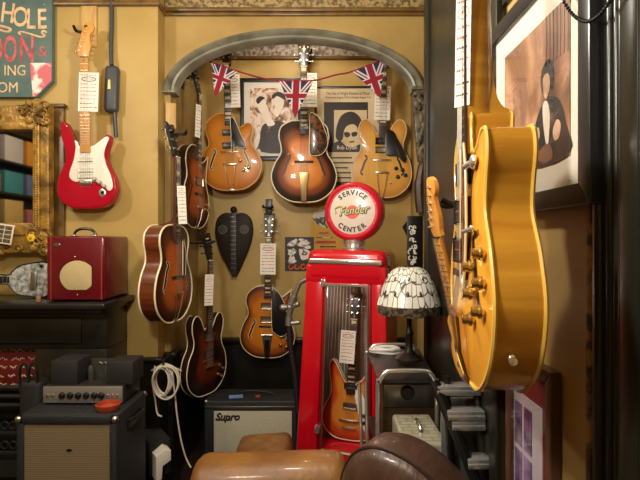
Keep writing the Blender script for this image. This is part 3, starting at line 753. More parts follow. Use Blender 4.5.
# black flex with inline box on the breast, right of the red guitar
T = thing('hanging_transformer', 'black inline power box hanging on a cable beside the red electric guitar', 'cable', W(113, 90, YB - .03))
s = 2.65 / F
G().tube([((px - 113) * s, yy, (90 - py) * s) for px, py, yy in spline([(110.5, -15, .01), (111, 20, .01), (111, 50, .0), (112.5, 66, -.01)], 5, False)], .012, 10).build('upper_cable', mat('grey_cable', srgb(66, 68, 72), .4), T)
G().box((0, -.012, .005 * 0), (13.5 * s, .05, 46 * s), (0, .03, 0), .02, 3).build('power_box', mat('charcoal_plastic', srgb(62, 64, 68), .5), T)
G().tube([((px - 113) * s, yy, (90 - py) * s) for px, py, yy in spline([(115, 108, -.01), (115.5, 122, -.005), (116, 137, .0)], 5, False)], .011, 10).build('lower_cable', mat('grey_cable_dark', srgb(56, 58, 62), .4), T)
G().prism([((110.6 - 113) * s, (90 - 91) * s), ((113.5 - 113) * s, (90 - 91) * s), ((113.2 - 113) * s, (90 - 82) * s), ((111.3 - 113) * s, (90 - 82) * s)], -.036, -.039).build('warning_sticker', mat('pale_yellow_sticker', srgb(226, 214, 130), .6), T)

# ------------------------------------------------------------------ guitars on the walls
def U(r, g_, b): return srgb(r, g_, b)
NAT = burst('natural_orange_spruce', [(0, U(206, 136, 48)), (.7, U(200, 126, 40)), (1, U(170, 98, 26))])
NAT2 = burst('blonde_maple', [(0, U(226, 176, 92)), (.7, U(220, 164, 80)), (1, U(196, 134, 56))])
SUN = burst('golden_sunburst', [(0, U(232, 150, 34)), (.5, U(214, 122, 24)), (.70, U(134, 64, 18)), (.88, U(48, 25, 14)), (1, U(26, 16, 11))], .08)
SUN2 = burst('amber_sunburst', [(0, U(216, 138, 42)), (.6, U(202, 118, 32)), (.8, U(160, 84, 26)), (.95, U(84, 42, 16)), (1, U(56, 28, 12))], .08)
SUN3 = burst('tobacco_sunburst', [(0, U(190, 98, 38)), (.55, U(164, 78, 30)), (.8, U(70, 32, 16)), (1, U(30, 16, 10))], .1)
SUN4 = burst('dark_cherry_burst', [(0, U(130, 60, 26)), (.45, U(96, 40, 20)), (.75, U(44, 20, 13)), (1, U(20, 12, 10))], .1)
FIRE = burst('fire_sunburst', [(0, U(222, 152, 62)), (.55, U(212, 132, 48)), (.8, U(190, 70, 26)), (1, U(150, 34, 16))], .08)
BIG = burst('blonde_amber_top', [(0, U(222, 166, 62)), (1, U(206, 144, 44))], .08, .25)
REDB = burst('fiesta_red', [(0, U(176, 20, 40)), (1, U(164, 16, 36))], .02, .18)
DARKSIDE = mat('dark_brown_rim', srgb(40, 22, 14), .28, coat=.5)
BROWNSIDE = mat('reddish_brown_rim', srgb(110, 52, 26), .25, coat=.6, col2=srgb(82, 36, 18), scale=7, stretch=(1, 1, 8))

# red solid body
ps = lambda px, py: ((px - 89) / 186, (209 - py) / 186)
PG = [ps(*p) for p in spline([(78, 141), (79, 147), (77, 160), (72.5, 173), (73.5, 179), (79, 182), (88, 181), (98, 182), (106, 187), (112, 191.5), (115.5, 187), (113.5, 176), (109, 165), (107, 155), (109, 147), (112, 139), (109.5, 137.5), (104, 141), (98, 145.5), (92, 147.5), (83, 147), (81, 142.5)], 3)]
guitar('glossy red electric guitar with white scratchplate on the left wall', name='electric_guitar', outline=STRAT, depth=.045, arch=0, top=REDB, side=REDB, bind=None,
       guard=PG, guard_mat=WHITEP, pickups=[(.118 + .055, .072, .015, WHITEP, NICKEL), (.205, .072, .015, WHITEP, NICKEL), (.262 - .0, .072, .015, WHITEP, NICKEL)], bridge=.150, bridge_mat=NICKEL, tail='trem',
       knobs=[(.050, .158), (.076, .140), (.100, .120)], knob_mat=mat('aged_white_knob', srgb(186, 178, 156), .4), knob_r=.010, nut=.81, fb=MAPLE, neck=MAPLE, head='inline', inlay='dot', inlay_mat=EBONY, frets=21, fend=.30, fb_h=.012,
       nw=.0212, fbw=.028, jack=(.085, .085), loc=(WX(89, 2.60), 2.60 + .02, WZ(209, 2.60)), rot=(0, -.012, 0), scale=1.0, zc=.19)
wall_hook('pale wooden plate with black padded hook above the red electric guitar', (WX(89.5, YB), YB, WZ(27, YB)), .066, 0, WOODPL, w=.09, h=.23, dz=-.055)
price_tag('price card on the neck of the red electric guitar', 88.5, 92, 20, 39, 2.5605, 0, .03)

# three hung on the alcove back wall
def back_guitar(px, py, y, **k):
    return guitar(loc=(WX(px, y), y + .09, WZ(py, y)), **k)
sc1 = 1.0
q = lambda px, py, cx_, cy_, sca: ((px - cx_) / 480 * 3.38 / sca, (cy_ - py) / 480 * 3.38 / sca)
pg1 = [q(px, py, 234, 190, 1) for px, py in spline([(236.5, 120.5), (240, 122), (246, 137), (250, 147), (248, 150), (242, 148.5), (239, 150), (237, 154), (236.3, 152), (236.3, 135)], 3)]
back_guitar(231.5, 190, 3.38, label='natural orange archtop guitar hung at the left of the alcove back wall', name='archtop_guitar', outline=ARCHTOP, top=NAT, side=FLAME, bind=mat('orange_binding', srgb(210, 160, 84), .35),
            fh=(.118, .215, .95), fh_edge=IVORY, guard=pg1, guard_mat=BLK, guard_edge=IVORY, pickups=[(.395, .085, .034, BLK, NICKEL), (.305, .085, .034, BLK, NICKEL)], bridge=.262, bridge_mat=BRASS, tail='trapeze',
            knobs=[(.07, .20), (.115, .165), (.09, .135), (.125, .15)], knob_mat=BRASS, rot=(.02, -.035, 0), nut=.865, scale=1.02, neck=MAPLED, fb=ROSE, inlay='block')
price_tag('price card on the neck of the natural orange archtop guitar', 232.5, 91, 15, 33, 3.352, 0, -.03)
wall_hook('black padded hook holding the natural orange archtop guitar', (WX(228, YR), YR, WZ(52, 3.45)), .05)
pg2 = [q(px, py, 304, 202, 1.05) for px, py in spline([(310, 117.5), (315, 117.5), (320, 123), (324, 132), (327, 142), (326, 150), (321, 156), (314, 157.5), (309.7, 155), (309.7, 135)], 3)]
back_guitar(304, 202, 3.36, label='large sunburst archtop guitar with tortoiseshell scratchplate hung at the middle of the alcove back wall', name='archtop_guitar', outline=ARCHTOP if False else spline([(0, 0), (.10, .012), (.182, .075), (.213, .165), (.19, .25), (.152, .315), (.150, .365), (.162, .42), (.158, .45), (.148, .49), (.11, .522), (.05, .531), (-.05, .531), (-.09, .526), (-.148, .49), (-.163, .43),
            (-.150, .365), (-.152, .315), (-.19, .25), (-.213, .165), (-.182, .075), (-.10, .012)], 5), top=SUN, side=DARKSIDE, bind=IVORY, bind_r=.0045, fh=(.112, .24, 1.1), guard=pg2, guard_mat=TORT, guard_edge=IVORY,
            bridge=.262, bridge_mat=ROSE, tail='plate', nut=.875, scale=1.07, rot=(.02, -.0, 0), neck=DARKSIDE, fb=EBONY, inlay='block', orn=True, peg=NICKEL)
price_tag('price card on the neck of the large sunburst archtop guitar', 309, 90, 16, 34, 3.322)
wall_hook('black padded hook holding the large sunburst archtop guitar', (WX(307, YR), YR, WZ(50, 3.45)), .05)
sc3 = 1.0
pg3 = [q(px, py, 382, 197, 1) for px, py in spline([(384.5, 133), (392, 133), (396, 140), (402, 150), (405, 158), (404, 163), (400, 161), (396, 157), (386, 156.5), (384.5, 150)], 3)]
back_guitar(382, 197, 3.40, label='blonde semi-hollow guitar with a small black scratchplate hung at the right of the alcove', name='semi_hollow_guitar', outline=[(x, z * 1.03) for x, z in SEMI], depth=.055, arch=.012, top=NAT2, side=MAPLE, bind=CREAM, fh=(.125, .22, .95), guard=pg3, guard_mat=BLK,
            pickups=[(.385, .09, .04, BLK, NICKEL), (.325, .088, .036, NICKEL, STEEL)], bridge=.255, bridge_mat=NICKEL, tail='trapeze', knobs=[(.095, .20), (.14, .19), (.108, .142), (.16, .155)], knob_mat=BLK, knob_r=.012, sel=(.055, .10),
            nut=.93, scale=1.04, rot=(.02, .015, 0), fb=ROSE, inlay='block', neck=MAPLED, fend=.40)
price_tag('price card on the neck of the blonde semi-hollow guitar', 382.5, 103, 16, 34, 3.405, 0, .04)
wall_hook('black padded hook holding the blonde semi-hollow guitar', (WX(384, YR), YR, WZ(55, 3.45)), .05)
pg4 = [q(px, py, 267, 358, .94) for px, py in spline([(271.5, 291), (275, 290.5), (281, 298), (286, 312), (288, 326), (286, 333), (281, 336), (275, 333), (271.5, 326)], 3)]
back_guitar(267, 358, 3.40, label='amber sunburst guitar with a pointed cutaway hung low on the alcove back wall', name='archtop_guitar', outline=FLORENT, top=SUN2, side=DARKSIDE, bind=IVORY, fh=(.112, .215, 1.0), fh_edge=IVORY, guard=pg4, guard_mat=BLK, guard_edge=IVORY,
            pickups=[(.385, .09, .04, NICKEL, STEEL), (.285, .09, .04, NICKEL, STEEL)], bridge=.235, bridge_mat=EBONY, tail='bigsby', knobs=[(.105, .16), (.15, .14), (.10, .10), (.142, .085)], knob_mat=BRASS,
            nut=.89, scale=.96, rot=(.01, .015, 0), fb=ROSE, inlay='trap', orn=True, peg=NICKEL)
price_tag('price card on the neck of the low amber sunburst guitar', 268, 259, 15.5, 31, 3.378, 0, .01)
wall_hook('black padded hook holding the low amber sunburst guitar', (WX(269, YR), YR, WZ(207, 3.45)), .05)

# three on the alcove's left side
guitar('brown sunburst hollow guitar hung sideways high on the left side of the alcove', name='archtop_guitar', outline=FLORENT, depth=.06, top=SUN3, side=DARKSIDE, bind=IVORY, fh=(.112, .215, 1.0), pickups=[(.30, .09, .04, NICKEL, STEEL)],
       bridge=.22, tail='trapeze', knobs=[(.12, .16), (.15, .13)], nut=.87, scale=1.0, loc=(-.862, 3.12, WZ(228, 3.08)), rot=(0, .03, math.radians(80)), fb=ROSE, head='book', peg=NICKEL, orn=False)
wall_hook('black padded hook holding the brown sunburst guitar high on the left of the alcove', (-.90, 3.12, WZ(76, 3.08)), .06, PI / 2)
price_tag('price card on the neck of the sideways brown sunburst guitar, under the arch', 198, 121, 7, 33, 3.06, math.radians(60), .05)
guitar('reddish brown acoustic archtop guitar with white edges hung on the left pier of the arch', name='archtop_guitar', outline=NOCUT, depth=.085, top=SUN3, side=BROWNSIDE, bind=IVORY, bind_r=.005, fh=(.112, .24, 1.1), fh_edge=IVORY, guard=[(.034, .24), (.062, .24), (.07, .36), (.045, .43), (.034, .42)], guard_mat=BLK, guard_edge=IVORY,
       bridge=.235, bridge_mat=ROSE, tail='trapeze', nut=.86, scale=1.0, loc=(-.845, 2.53, WZ(322, 2.5)), rot=(0, .0, math.radians(80)), fb=ROSE, head='book', peg=NICKEL, neck=MAHOG)
wall_hook('pale wooden plate with black padded hook on the left pier of the arch', (-.872, YA, WZ(116, YA)), .26, .46, WOODPL, w=.06, h=.15, dz=-.155)
price_tag('price card on the neck of the reddish brown acoustic archtop guitar', 182, 205, 9, 38, 2.42, math.radians(42), -.05)
guitar('dark double cutaway semi-hollow guitar hanging low on the left side of the alcove', name='semi_hollow_guitar', outline=SEMI, depth=.05, arch=.012, top=SUN4, side=DARKSIDE, bind=IVORY, fh=(.125, .22, .95), fh_edge=None, pickups=[(.37, .09, .04, NICKEL, STEEL), (.27, .09, .04, NICKEL, STEEL)], guard=[(.034, .22), (.08, .22), (.09, .30), (.034, .38)], guard_mat=BLK,
       bridge=.22, bridge_mat=NICKEL, tail='stop', knobs=[(.11, .17), (.15, .14), (.10, .11), (.14, .09)], knob_mat=BRASS, nut=.87, scale=.95, loc=(-.74, 2.98, WZ(395, 2.95)), rot=(0, .03, math.radians(66)), fb=ROSE, inlay='dot', fend=.36, head='book', peg=BLK)
price_tag('price card on the neck of the dark double cutaway guitar', 209, 290, 9, 31, 2.90, math.radians(35), .03)
wall_hook('long black hook holding the dark double cutaway guitar on the left of the alcove', (-.90, 3.0, WZ(243, 2.95)), .19, PI / 2)

# dark heart shaped instrument
yh = 3.50; s = yh / F; DK = mat('dark_carved_wood', srgb(40, 26, 18), .55, spec=.25, col2=srgb(24, 15, 11), scale=18)
T = thing('heart_shaped_lute', 'dark brown heart shaped stringed instrument with two ringed sound holes on the alcove wall', 'instrument', W(234, 276, yh), (0, 0, 0))
P = lambda px, py: ((px - 234) * s, (276 - py) * s)
hp = [P(*p) for p in spline([(234, 275.5), (230, 272), (223, 258), (217, 243), (215, 230), (217, 219), (223, 213.5), (229, 213), (234, 217), (239, 213), (246, 214), (251, 220), (252.5, 231), (250, 244), (244, 259), (238, 272)], 4)]
G().prism(hp, .045, -.01, .01).build('body', DK, T)
for px in (223, 244.5):
    g = G(); x, z = P(px, 229.5)
    g.lathe([(.034, 0), (.033, .006), (.027, .006), (.026, 0)], Matrix.Translation((x, -.009, z)) @ Matrix.Rotation(PI / 2, 4, 'X'), 22); g.build('sound_ring', mat('worn_bronze_ring', srgb(88, 68, 46), .4), T)
    g = G(); g.lathe([(.025, 0), (.025, .001), (.0005, .001)], Matrix.Translation((x, -.0095, z)) @ Matrix.Rotation(PI / 2, 4, 'X'), 22); g.build('sound_hole', BLK, T)
g = G(); g.prism([P(231, 275), P(237, 275), P(236.6, 212), P(231.6, 212)], -.008, -.022, .003); g.build('fretboard', mat('dark_grey_ebony', srgb(40, 38, 36), .5), T)
g = G()
for k in range(12): g.b2((P(231.3, 0)[0], -.024, P(0, 217 + k * 4.6)[1] - .002), (P(236.9, 0)[0], -.02, P(0, 217 + k * 4.6)[1]))
g.build('frets', STEEL, T)
G().sphere((P(234, 0)[0], -.014, P(0, 210)[1]), .024, 12, 8, (1, .8, 1.1)).build('scroll', DK, T)
# ------------------------------------------------------------------ bunting
NAVY = mat('navy_cloth', srgb(40, 42, 78), .9); WHC = mat('white_cloth', srgb(206, 200, 196), .9); REDC = mat('crimson_cloth', srgb(142, 26, 44), .9)
def clip(poly, tri):
    out = poly
    area = sum(tri[i][0] * tri[(i + 1) % 3][1] - tri[(i + 1) % 3][0] * tri[i][1] for i in range(3))
    for i in range(3):
        a, b = tri[i], tri[(i + 1) % 3]; inp = out; out = []
        sd = lambda p: ((b[0] - a[0]) * (p[1] - a[1]) - (b[1] - a[1]) * (p[0] - a[0])) * (1 if area > 0 else -1)
        for k in range(len(inp)):
            p, q_ = inp[k - 1], inp[k]; dp, dq = sd(p), sd(q_)
            if (dp >= 0) != (dq >= 0):
                t = dp / (dp - dq); out.append((p[0] + (q_[0] - p[0]) * t, p[1] + (q_[1] - p[1]) * t))
            if dq >= 0: out.append(q_)
        if not out: return []
    return out
yb = 2.93; s = yb / F
T = thing('flag_bunting', 'string of red white and blue flag bunting draped across the arch', 'bunting', W(296, 80, yb))
B = lambda px, py: ((px - 296) * s, (80 - py) * s)
pts = spline([(204, 57), (211, 62), (237, 71), (262, 78), (279, 80.5), (313, 80.5), (335, 75), (352, 71.5), (385, 58.5), (392, 54)], 5, False)
G().tube([(B(x, y)[0], -.034 if (x < 207 or x > 388) else 0, B(x, y)[1]) for x, y in pts], .005, 6).build('string', REDC, T)
for a, b, tip in (((211, 61), (238, 71), (215, 97)), ((279, 80), (314, 80), (295, 118)), ((352, 71), (385, 58), (380, 98))):
    tri = [B(*a), B(*b), B(*tip)]
    ax = Vector(tri[1]) - Vector(tri[0]); L_ = ax.length; ex = ax / L_; mid = (Vector(tri[0]) + Vector(tri[1])) / 2
    ey = Vector(tri[2]) - mid; ey = ey / ey.length
    def loc_(u, v): return tuple(mid + ex * u * L_ + ey * v * L_)
    flag = G().prism(tri, .0015, -.0015).build('pennant', NAVY, T)
    g = G()
    def band(p, q_, w_, lay, mi):
        d = Vector((q_[0] - p[0], q_[1] - p[1])); n_ = Vector((-d.y, d.x)).normalized() * w_
        for sgn in (1, -1):
            pl = clip([loc_(p[0] + n_.x, p[1] + n_.y), loc_(q_[0] + n_.x, q_[1] + n_.y), loc_(q_[0] - n_.x, q_[1] - n_.y), loc_(p[0] - n_.x, p[1] - n_.y)], tri)
            if len(pl) > 2: g.flat(pl, -sgn * (.0018 + .0005 * lay), mi)
    for sx in (-1, 1): band((sx * -.75, -.35), (sx * .55, 1.2), .06, 0, 0)
    for sx in (-1, 1): band((sx * -.75, -.35), (sx * .55, 1.2), .018, 1, 1)
    band((0, -.2), (0, 1.5), .13, 2, 0); band((-1, .46), (1, .46), .10, 1.7, 0)
    band((0, -.2), (0, 1.5), .09, 3, 1); band((-1, .46), (1, .46), .065, 3.4, 1)
    g.build('flag_cross', [WHC, REDC], flag)

# ------------------------------------------------------------------ pictures on the alcove back wall
FRB = mat('black_picture_frame', srgb(30, 28, 26), .35)
def framed(name, label, cat, x0, y0, x1, y1, y, fw, frm, mount, ix0, iy0, ix1, iy1, art, tilt=0, roll=0):
    s = y / F; cx_, cy_ = (x0 + x1) / 2, (y0 + y1) / 2
    T = thing(name, label, cat, W(cx_, cy_, y), (tilt, roll, 0))
    P = lambda px, py: ((px - cx_) * s, (cy_ - py) * s)
    g = G(); fr(g, (P(x0, y1), P(x1, y0)), (P(x0 + fw, y1 - fw), P(x1 - fw, y0 + fw)), 0, 0, .03, -.004, .004); g.build('frame', frm, T)
    if mount: G().b2((P(x0 + fw, 0)[0], .006, P(0, y1 - fw)[1]), (P(x1 - fw, 0)[0], .02, P(0, y0 + fw)[1])).build('mount', mount, T)
    pr = G().b2((P(ix0, 0)[0], .004, P(0, iy1)[1]), (P(ix1, 0)[0], .006, P(0, iy0)[1])).build('print', art, T)
    return T, P, pr
def photo_mat(name, stops, scale, stretch=(1, 1, 1), rough=.5):
    m = bpy.data.materials.new(name); nt, N, L, Pn = nodes(m)
    tc = N.new('ShaderNodeTexCoord'); mp = N.new('ShaderNodeMapping'); mp.inputs['Scale'].default_value = stretch
    nz = N.new('ShaderNodeTexNoise'); nz.inputs['Scale'].default_value = scale; nz.inputs['Detail'].default_value = 5; nz.inputs['Roughness'].default_value = .6; nz.inputs['Distortion'].default_value = .8
    L.new(tc.outputs['Object'], mp.inputs[0]); L.new(mp.outputs[0], nz.inputs['Vector'])
    r = ramp(N, stops); L.new(nz.outputs['Fac'], r.inputs[0]); L.new(r.outputs[0], Pn.inputs['Base Color']); Pn.inputs['Roughness'].default_value = rough
    return m
SEPIA = photo_mat('sepia_photo', [(.30, srgb(46, 34, 32)), (.42, srgb(128, 88, 66)), (.50, srgb(206, 168, 142)), (.56, srgb(238, 226, 212)), (.70, srgb(200, 160, 136))], 11)
DARKPH = photo_mat('dark_photo_area', [(.40, srgb(34, 28, 28)), (.60, srgb(44, 36, 36)), (.70, srgb(150, 120, 104))], 16)
DKP = mat('photo_black', srgb(38, 30, 28), .5); LTP = mat('photo_highlight', srgb(232, 220, 206), .5); MDP = mat('photo_brown', srgb(120, 84, 66), .5)
T, P, pr = framed('framed_photo', 'black framed sepia photo of dancing figures behind the bunting in the alcove', 'picture', 240, 78, 302, 160, YR - .032, 4, FRB, mat('white_mount', srgb(222, 216, 206), .7), 250, 88, 297, 152, SEPIA)
g = G(); g.flat([P(*p) for p in spline([(262, 126), (270, 122), (280, 121), (288, 127), (290, 140), (289, 152), (262, 152), (260, 140)], 3)], .0035); g.build('dark_figure', DARKPH, pr)
for pol in ([(257, 104), (260, 99), (264, 101), (268, 108), (271, 118), (275, 124), (268, 126), (264, 118), (260, 112)], [(271, 101), (276, 96), (282, 97), (284, 103), (281, 111), (277, 117), (273, 112), (275, 106)],
            [(284, 126), (287, 121), (291, 124), (293, 133), (290, 140), (286, 135)], [(250, 130), (255, 126), (260, 133), (258, 146), (252, 152), (250, 146)]):
    g = G(); g.flat([P(*p) for p in spline(pol, 3)], .003); g.build('pale_figure', LTP, pr)
for pol in ([(272, 95), (278, 91.5), (284, 94), (286, 100), (283, 99), (277, 96), (273, 99)], [(256, 100), (260, 96), (265, 98), (262, 100), (258, 104)]):
    g = G(); g.flat([P(*p) for p in spline(pol, 3)], .0028); g.build('dark_hair', DKP, pr)
BUFF = mat('buff_poster_paper', srgb(214, 194, 156), .6, col2=srgb(204, 182, 142), scale=6)
T, P, pr = framed('framed_poster', 'framed concert poster with a black and white portrait in dark glasses hung in the alcove', 'picture', 314.5, 86, 384, 184, YR - .032, 2.2, FRB, None, 316, 88, 382, 183, BUFF)
g = G(); g.text('The Isle of Wight Festival of Music', 4.2 * YR / F, (P(348, 0)[0], .0035, P(0, 93.3)[1]), sx=.74); g.text('Wednesday August 27th to Sunday August 31st', 3.2 * YR / F, (P(348, 0)[0], .0035, P(0, 97.2)[1]), sx=.74); g.build('heading', DKP, pr)
G().prism([P(324, 102), P(368, 102), P(368, 152), P(324, 152)], .0038, .0032).build('dark_border', DKP, pr)
G().prism([P(334, 110), P(367, 110), P(367, 151), P(334, 151)], .0032, .0026).build('portrait_ground', BUFF, pr)
g = G()
hair = spline([(336, 138), (336, 130), (338, 122), (341, 116), (346, 112.5), (352, 111.5), (357, 114), (361, 119), (362, 126), (361, 131), (358, 133), (357, 127), (353, 124), (347, 126), (344, 131), (343, 138), (340, 141)], 3)
g.flat([P(*p) for p in hair], .0024); g.flat([P(*p) for p in [(334, 151), (334, 143), (340, 140), (346, 146), (354, 147), (360, 144), (367, 141), (367, 151)]], .0024)
g.flat([P(*p) for p in spline([(344, 132.5), (348, 132), (350, 133.5), (349.5, 136.5), (345.5, 137)], 3)], .0022); g.flat([P(*p) for p in spline([(351.5, 133), (356, 131.5), (357.5, 133.5), (356, 136), (352.5, 136.5)], 3)], .0022)
g.flat([P(*p) for p in [(349, 141.5), (354.5, 140.8), (354, 142.2), (350, 142.8)]], .0022)
g.build('portrait', DKP, pr)
g = G(); g.text('Bob Dylan', 5.6 * YR / F, (P(347, 0)[0], .0018, P(0, 147.6)[1]), sx=.86); g.build('white_lettering', LTP, pr)
g = G()
for k, (a_, b_) in enumerate(((322, 352), (320, 360), (326, 348), (322, 356), (320, 352))): g.text('', .01, (0, 0, 0)); g.b2((P(a_, 0)[0], .0032, P(0, 157 + k * 5 + 1.4)[1]), (P(b_, 0)[0], .004, P(0, 157 + k * 5)[1]))
g.build('line_of_print', DKP, pr)
yp = YR - .0045; s = yp / F
T = thing('gig_poster', 'small black and white poster with orange lettering left of the red cabinet', 'poster', W(299, 254, yp))
P = lambda px, py: ((px - 299) * s, (254 - py) * s)
G().b2((P(285, 0)[0], 0, P(0, 271)[1]), (P(314, 0)[0], .0048, P(0, 237)[1])).build('paper', DKP, T)
g = G()
for k, pol in enumerate(([(287, 246), (292, 240), (300, 239), (308, 241), (311, 246), (308, 249), (298, 246)], [(288, 250), (296, 249), (294, 256), (296, 262), (288, 263), (289, 256)], [(299, 249), (308, 250), (311, 254), (306, 260), (300, 257)])):
    cx_ = sum(p[0] for p in pol) / len(pol); cy_ = sum(p[1] for p in pol) / len(pol)
    sp = spline([P(*p) for p in pol], 4); rr = random.Random(k)
    g.flat([(x + rr.uniform(-.006, .006), z + rr.uniform(-.006, .006)) for x, z in sp], -.001)
g.build('pale_image', photo_mat('mottled_print', [(.40, srgb(34, 30, 30)), (.47, srgb(222, 214, 202)), (.58, srgb(232, 224, 212)), (.62, srgb(60, 54, 52))], 16), T)
g = G()
for x in (291, 297, 303, 309):
    g.tube([(P(x + 2.2 * math.cos(a), 0)[0], -.0012, P(0, 266.8 + 2.4 * math.sin(a))[1]) for a in [2 * PI * k / 10 for k in range(8 if x != 303 else 10)]], .0055, 5)
g.build('orange_lettering', mat('orange_ink', srgb(226, 92, 30), .6), T)
T = thing('yellow_handbill', 'faded yellow handbill with red script half behind the round red globe sign', 'poster', W(330, 228, yp)); P = lambda px, py: ((px - 330) * s, (228 - py) * s)
G().b2((P(311, 0)[0], .002, P(0, 254)[1]), (P(347, 0)[0], .005, P(0, 207)[1])).build('paper', mat('faded_yellow_paper', srgb(206, 160, 58), .65, col2=srgb(184, 140, 52), scale=8), T)
g = G()
for pol in ([(312, 215), (318, 210), (325, 209), (329, 214), (325, 222), (328, 228), (321, 226), (315, 222)],): g.flat([P(*p) for p in spline(pol, 3)], .001)
g.b2((P(320, 0)[0], .001, P(0, 247.4)[1]), (P(336, 0)[0], .002, P(0, 246)[1])); g.b2((P(316, 0)[0], .001, P(0, 238)[1]), (P(334, 0)[0], .002, P(0, 237.2)[1])); g.build('black_print', photo_mat('ink_figure', [(.42, srgb(40, 34, 34)), (.50, srgb(54, 48, 44)), (.53, srgb(196, 186, 160))], 14), T)
g = G(); g.tube([(P(316 + i * .5, 0)[0], .001, P(0, 242 + 1.6 * math.sin(i * 1.5))[1]) for i in range(40)], .004, 4); g.tube([(P(319 + i * .5, 0)[0], .001, P(0, 233 + .8 * math.sin(i * 1.7))[1]) for i in range(20)], .003, 4); g.build('red_script', REDINK, T)

# black upright sign and strap on the right jamb
yj = YA - .012; s = yj / F
T = thing('hanging_sign', 'narrow black upright sign with white lettering hanging beside the leaded lamp', 'sign', W(413, 252, yj)); P = lambda px, py: ((px - 413) * s, (252 - py) * s)
G().b2((P(407, 0)[0], 0, P(0, 292)[1]), (P(422.5, 0)[0], .010, P(0, 216)[1]), .002).build('board', BLK, T)
G().prism([P(407, 221), P(402.5, 227), P(407, 236)], .01, .004).build('pointed_edge', BLK, T)
g = G(); rr = random.Random(9)
for y0 in (228, 232.5, 240, 247, 252, 258, 263):
    for k in range(3):
        x = 411 + rr.uniform(-1.6, 1.2) + k * 2.4; a = rr.uniform(0, 6)
        g.tube([(P(x + 1.5 * math.cos(a + t), 0)[0], -.0012, P(0, y0 + 2.0 * math.sin(a + t))[1]) for t in [i * .7 for i in range(6)]], .0042, 4)
g.build('white_lettering', WHITEP, T)
STRAP = mat('brown_leather', srgb(66, 42, 28), .5, col2=srgb(44, 28, 18), scale=14)
T = thing('leather_strap', 'dark brown leather strap hanging on the pier below the carved corbel', 'strap', W(420, 190, YA - .035))
g = G(); g.tube([((px - 420) * s, yy, (190 - py) * s) for px, py, yy in spline([(424, 140, .01), (425, 155, 0), (421, 170, -.01), (419, 185, -.012), (419.5, 200, -.012), (421, 212, -.01)], 5, False)], [.012] * 8 + [.024] * 6 + [.03] * 12, 8); g.build('strap', STRAP, T)
G().tube([((px - 420) * s, .0, (190 - py) * s) for px, py in spline([(426, 132), (428.5, 142), (425, 150), (422.5, 142), (426, 132)], 4, False)], .005, 6).build('buckle_loop', BLK, T)

# ------------------------------------------------------------------ red display cabinet
RED = mat('red_cabinet_enamel', srgb(196, 8, 30), .22, coat=.6)
HC = 1.40; YC = 2.47
T = thing('display_cabinet', 'tall red petrol pump shaped display cabinet with a glass door', 'cabinet', (.102, YC, 0), (0, math.radians(1.2), math.radians(-17)))
CAB = T
tp = lambda v: (v.x * (1 + .20 * (HC - v.z)), v.y, v.z)
g = G()
g.b2((-.205, .03, .05), (-.183, .36, 1.31)); g.b2((.183, .03, .05), (.205, .36, 1.31)); g.b2((-.205, .34, .05), (.205, .36, 1.31)); g.b2((-.19, .03, .30), (.19, .35, .345)); 
g.b2((-.205, .0, .0), (.205, .36, .06), .012)
g.b2((-.208, -.004, 1.225), (.208, .365, HC), .045, 5)
g.b2((-.2085, 0, 1.22), (.2085, .36, 1.32), .012)
g.xf(tp).build('shell', RED, T)
g = G(); g.b2((-.205, .0, .05), (-.108, .035, 1.235), .012); g.b2((.130, .0, .05), (.205, .035, 1.235), .012); g.b2((-.205, .0, .05), (.205, .035, .345), .012)
g.xf(tp).build('front_frame', RED, T)
g = G(); g.b2((-.19, -.012, 1.325), (.19, .0, 1.352), .006); g.b2((-.19, -.014, 1.337), (.19, -.010, 1.341)); g.xf(tp).build('chrome_trim_bar', CHROME, T)
door = G(); 
door.b2((-.108, .004, .345), (-.094, .03, 1.235), .003); door.b2((.116, .004, .345), (.130, .03, 1.235), .003); door.b2((-.108, .004, .345), (.13, .03, .352), .002); door.b2((-.108, .004, 1.222), (.13, .03, 1.235), .003)
dr = door.xf(tp).build('door', mat('dark_red_door_edge', srgb(120, 10, 18), .35), T)
g = G(); g.b2((-.094, .012, .352), (.116, .018, 1.222)); g.xf(tp).build('door_glass', GLASS, dr)
g = G(); g.b2((-.098, -.002, 1.214), (.118, .005, 1.224)); g.xf(tp).build('top_strip', CHROME, dr)
g = G(); g.b2((-.094, .0, .349), (.116, .006, .357)); g.xf(tp).build('bottom_strip', IVORY, dr)
g = G(); g.b2((.111, .0, .352), (.118, .006, 1.222)); g.b2((-.094, .0, .352), (-.090, .006, 1.222)); g.xf(tp).build('side_strip', NICKEL, dr)
for z in (.46, 1.225): g = G(); g.b2((-.122, -.008, z - .02), (-.098, .006, z + .02), .004); g.cyl((-.11, -.006, z - .02), (-.11, -.006, z + .02), .006, seg=10); g.xf(tp).build('hinge', CHROME, dr)
# pleated curtain inside
g = G(); pth = []
for k in range(61): pth.append((-.175 + .18 * k / 60, .30 + .018 * math.sin(k * 1.05)))
for k in range(40): pth.append((.005 + .16 * k / 40, .318 + .006 * math.sin(k * .9)))
n0 = len(pth); g.add([(x, y, .345) for x, y in pth] + [(x, y, 1.22) for x, y in pth] + [(x, y + .006, .345) for x, y in pth] + [(x, y + .006, 1.22) for x, y in pth], [(i, i + 1, n0 + i + 1, n0 + i) for i in range(n0 - 1)] + [(2 * n0 + i + 1, 2 * n0 + i, 3 * n0 + i, 3 * n0 + i + 1) for i in range(n0 - 1)])
g.xf(tp).build('pleated_curtain', mat('grey_curtain', srgb(176, 174, 158), .8, col2=srgb(156, 154, 138), scale=9), T)
G().lathe([(.062, HC - .012), (.062, HC + .008), (.056, HC + .012), (.054, HC + .03), (.06, HC + .034), (.06, HC + .05)], Matrix.Translation((.012, .15, 0)), 28).build('globe_collar', CHROME, T)
GZ = HC + .202; GR = .160
Mg = Matrix.Translation((.012, .15, GZ)) @ Matrix.Rotation(PI / 2, 4, 'X')
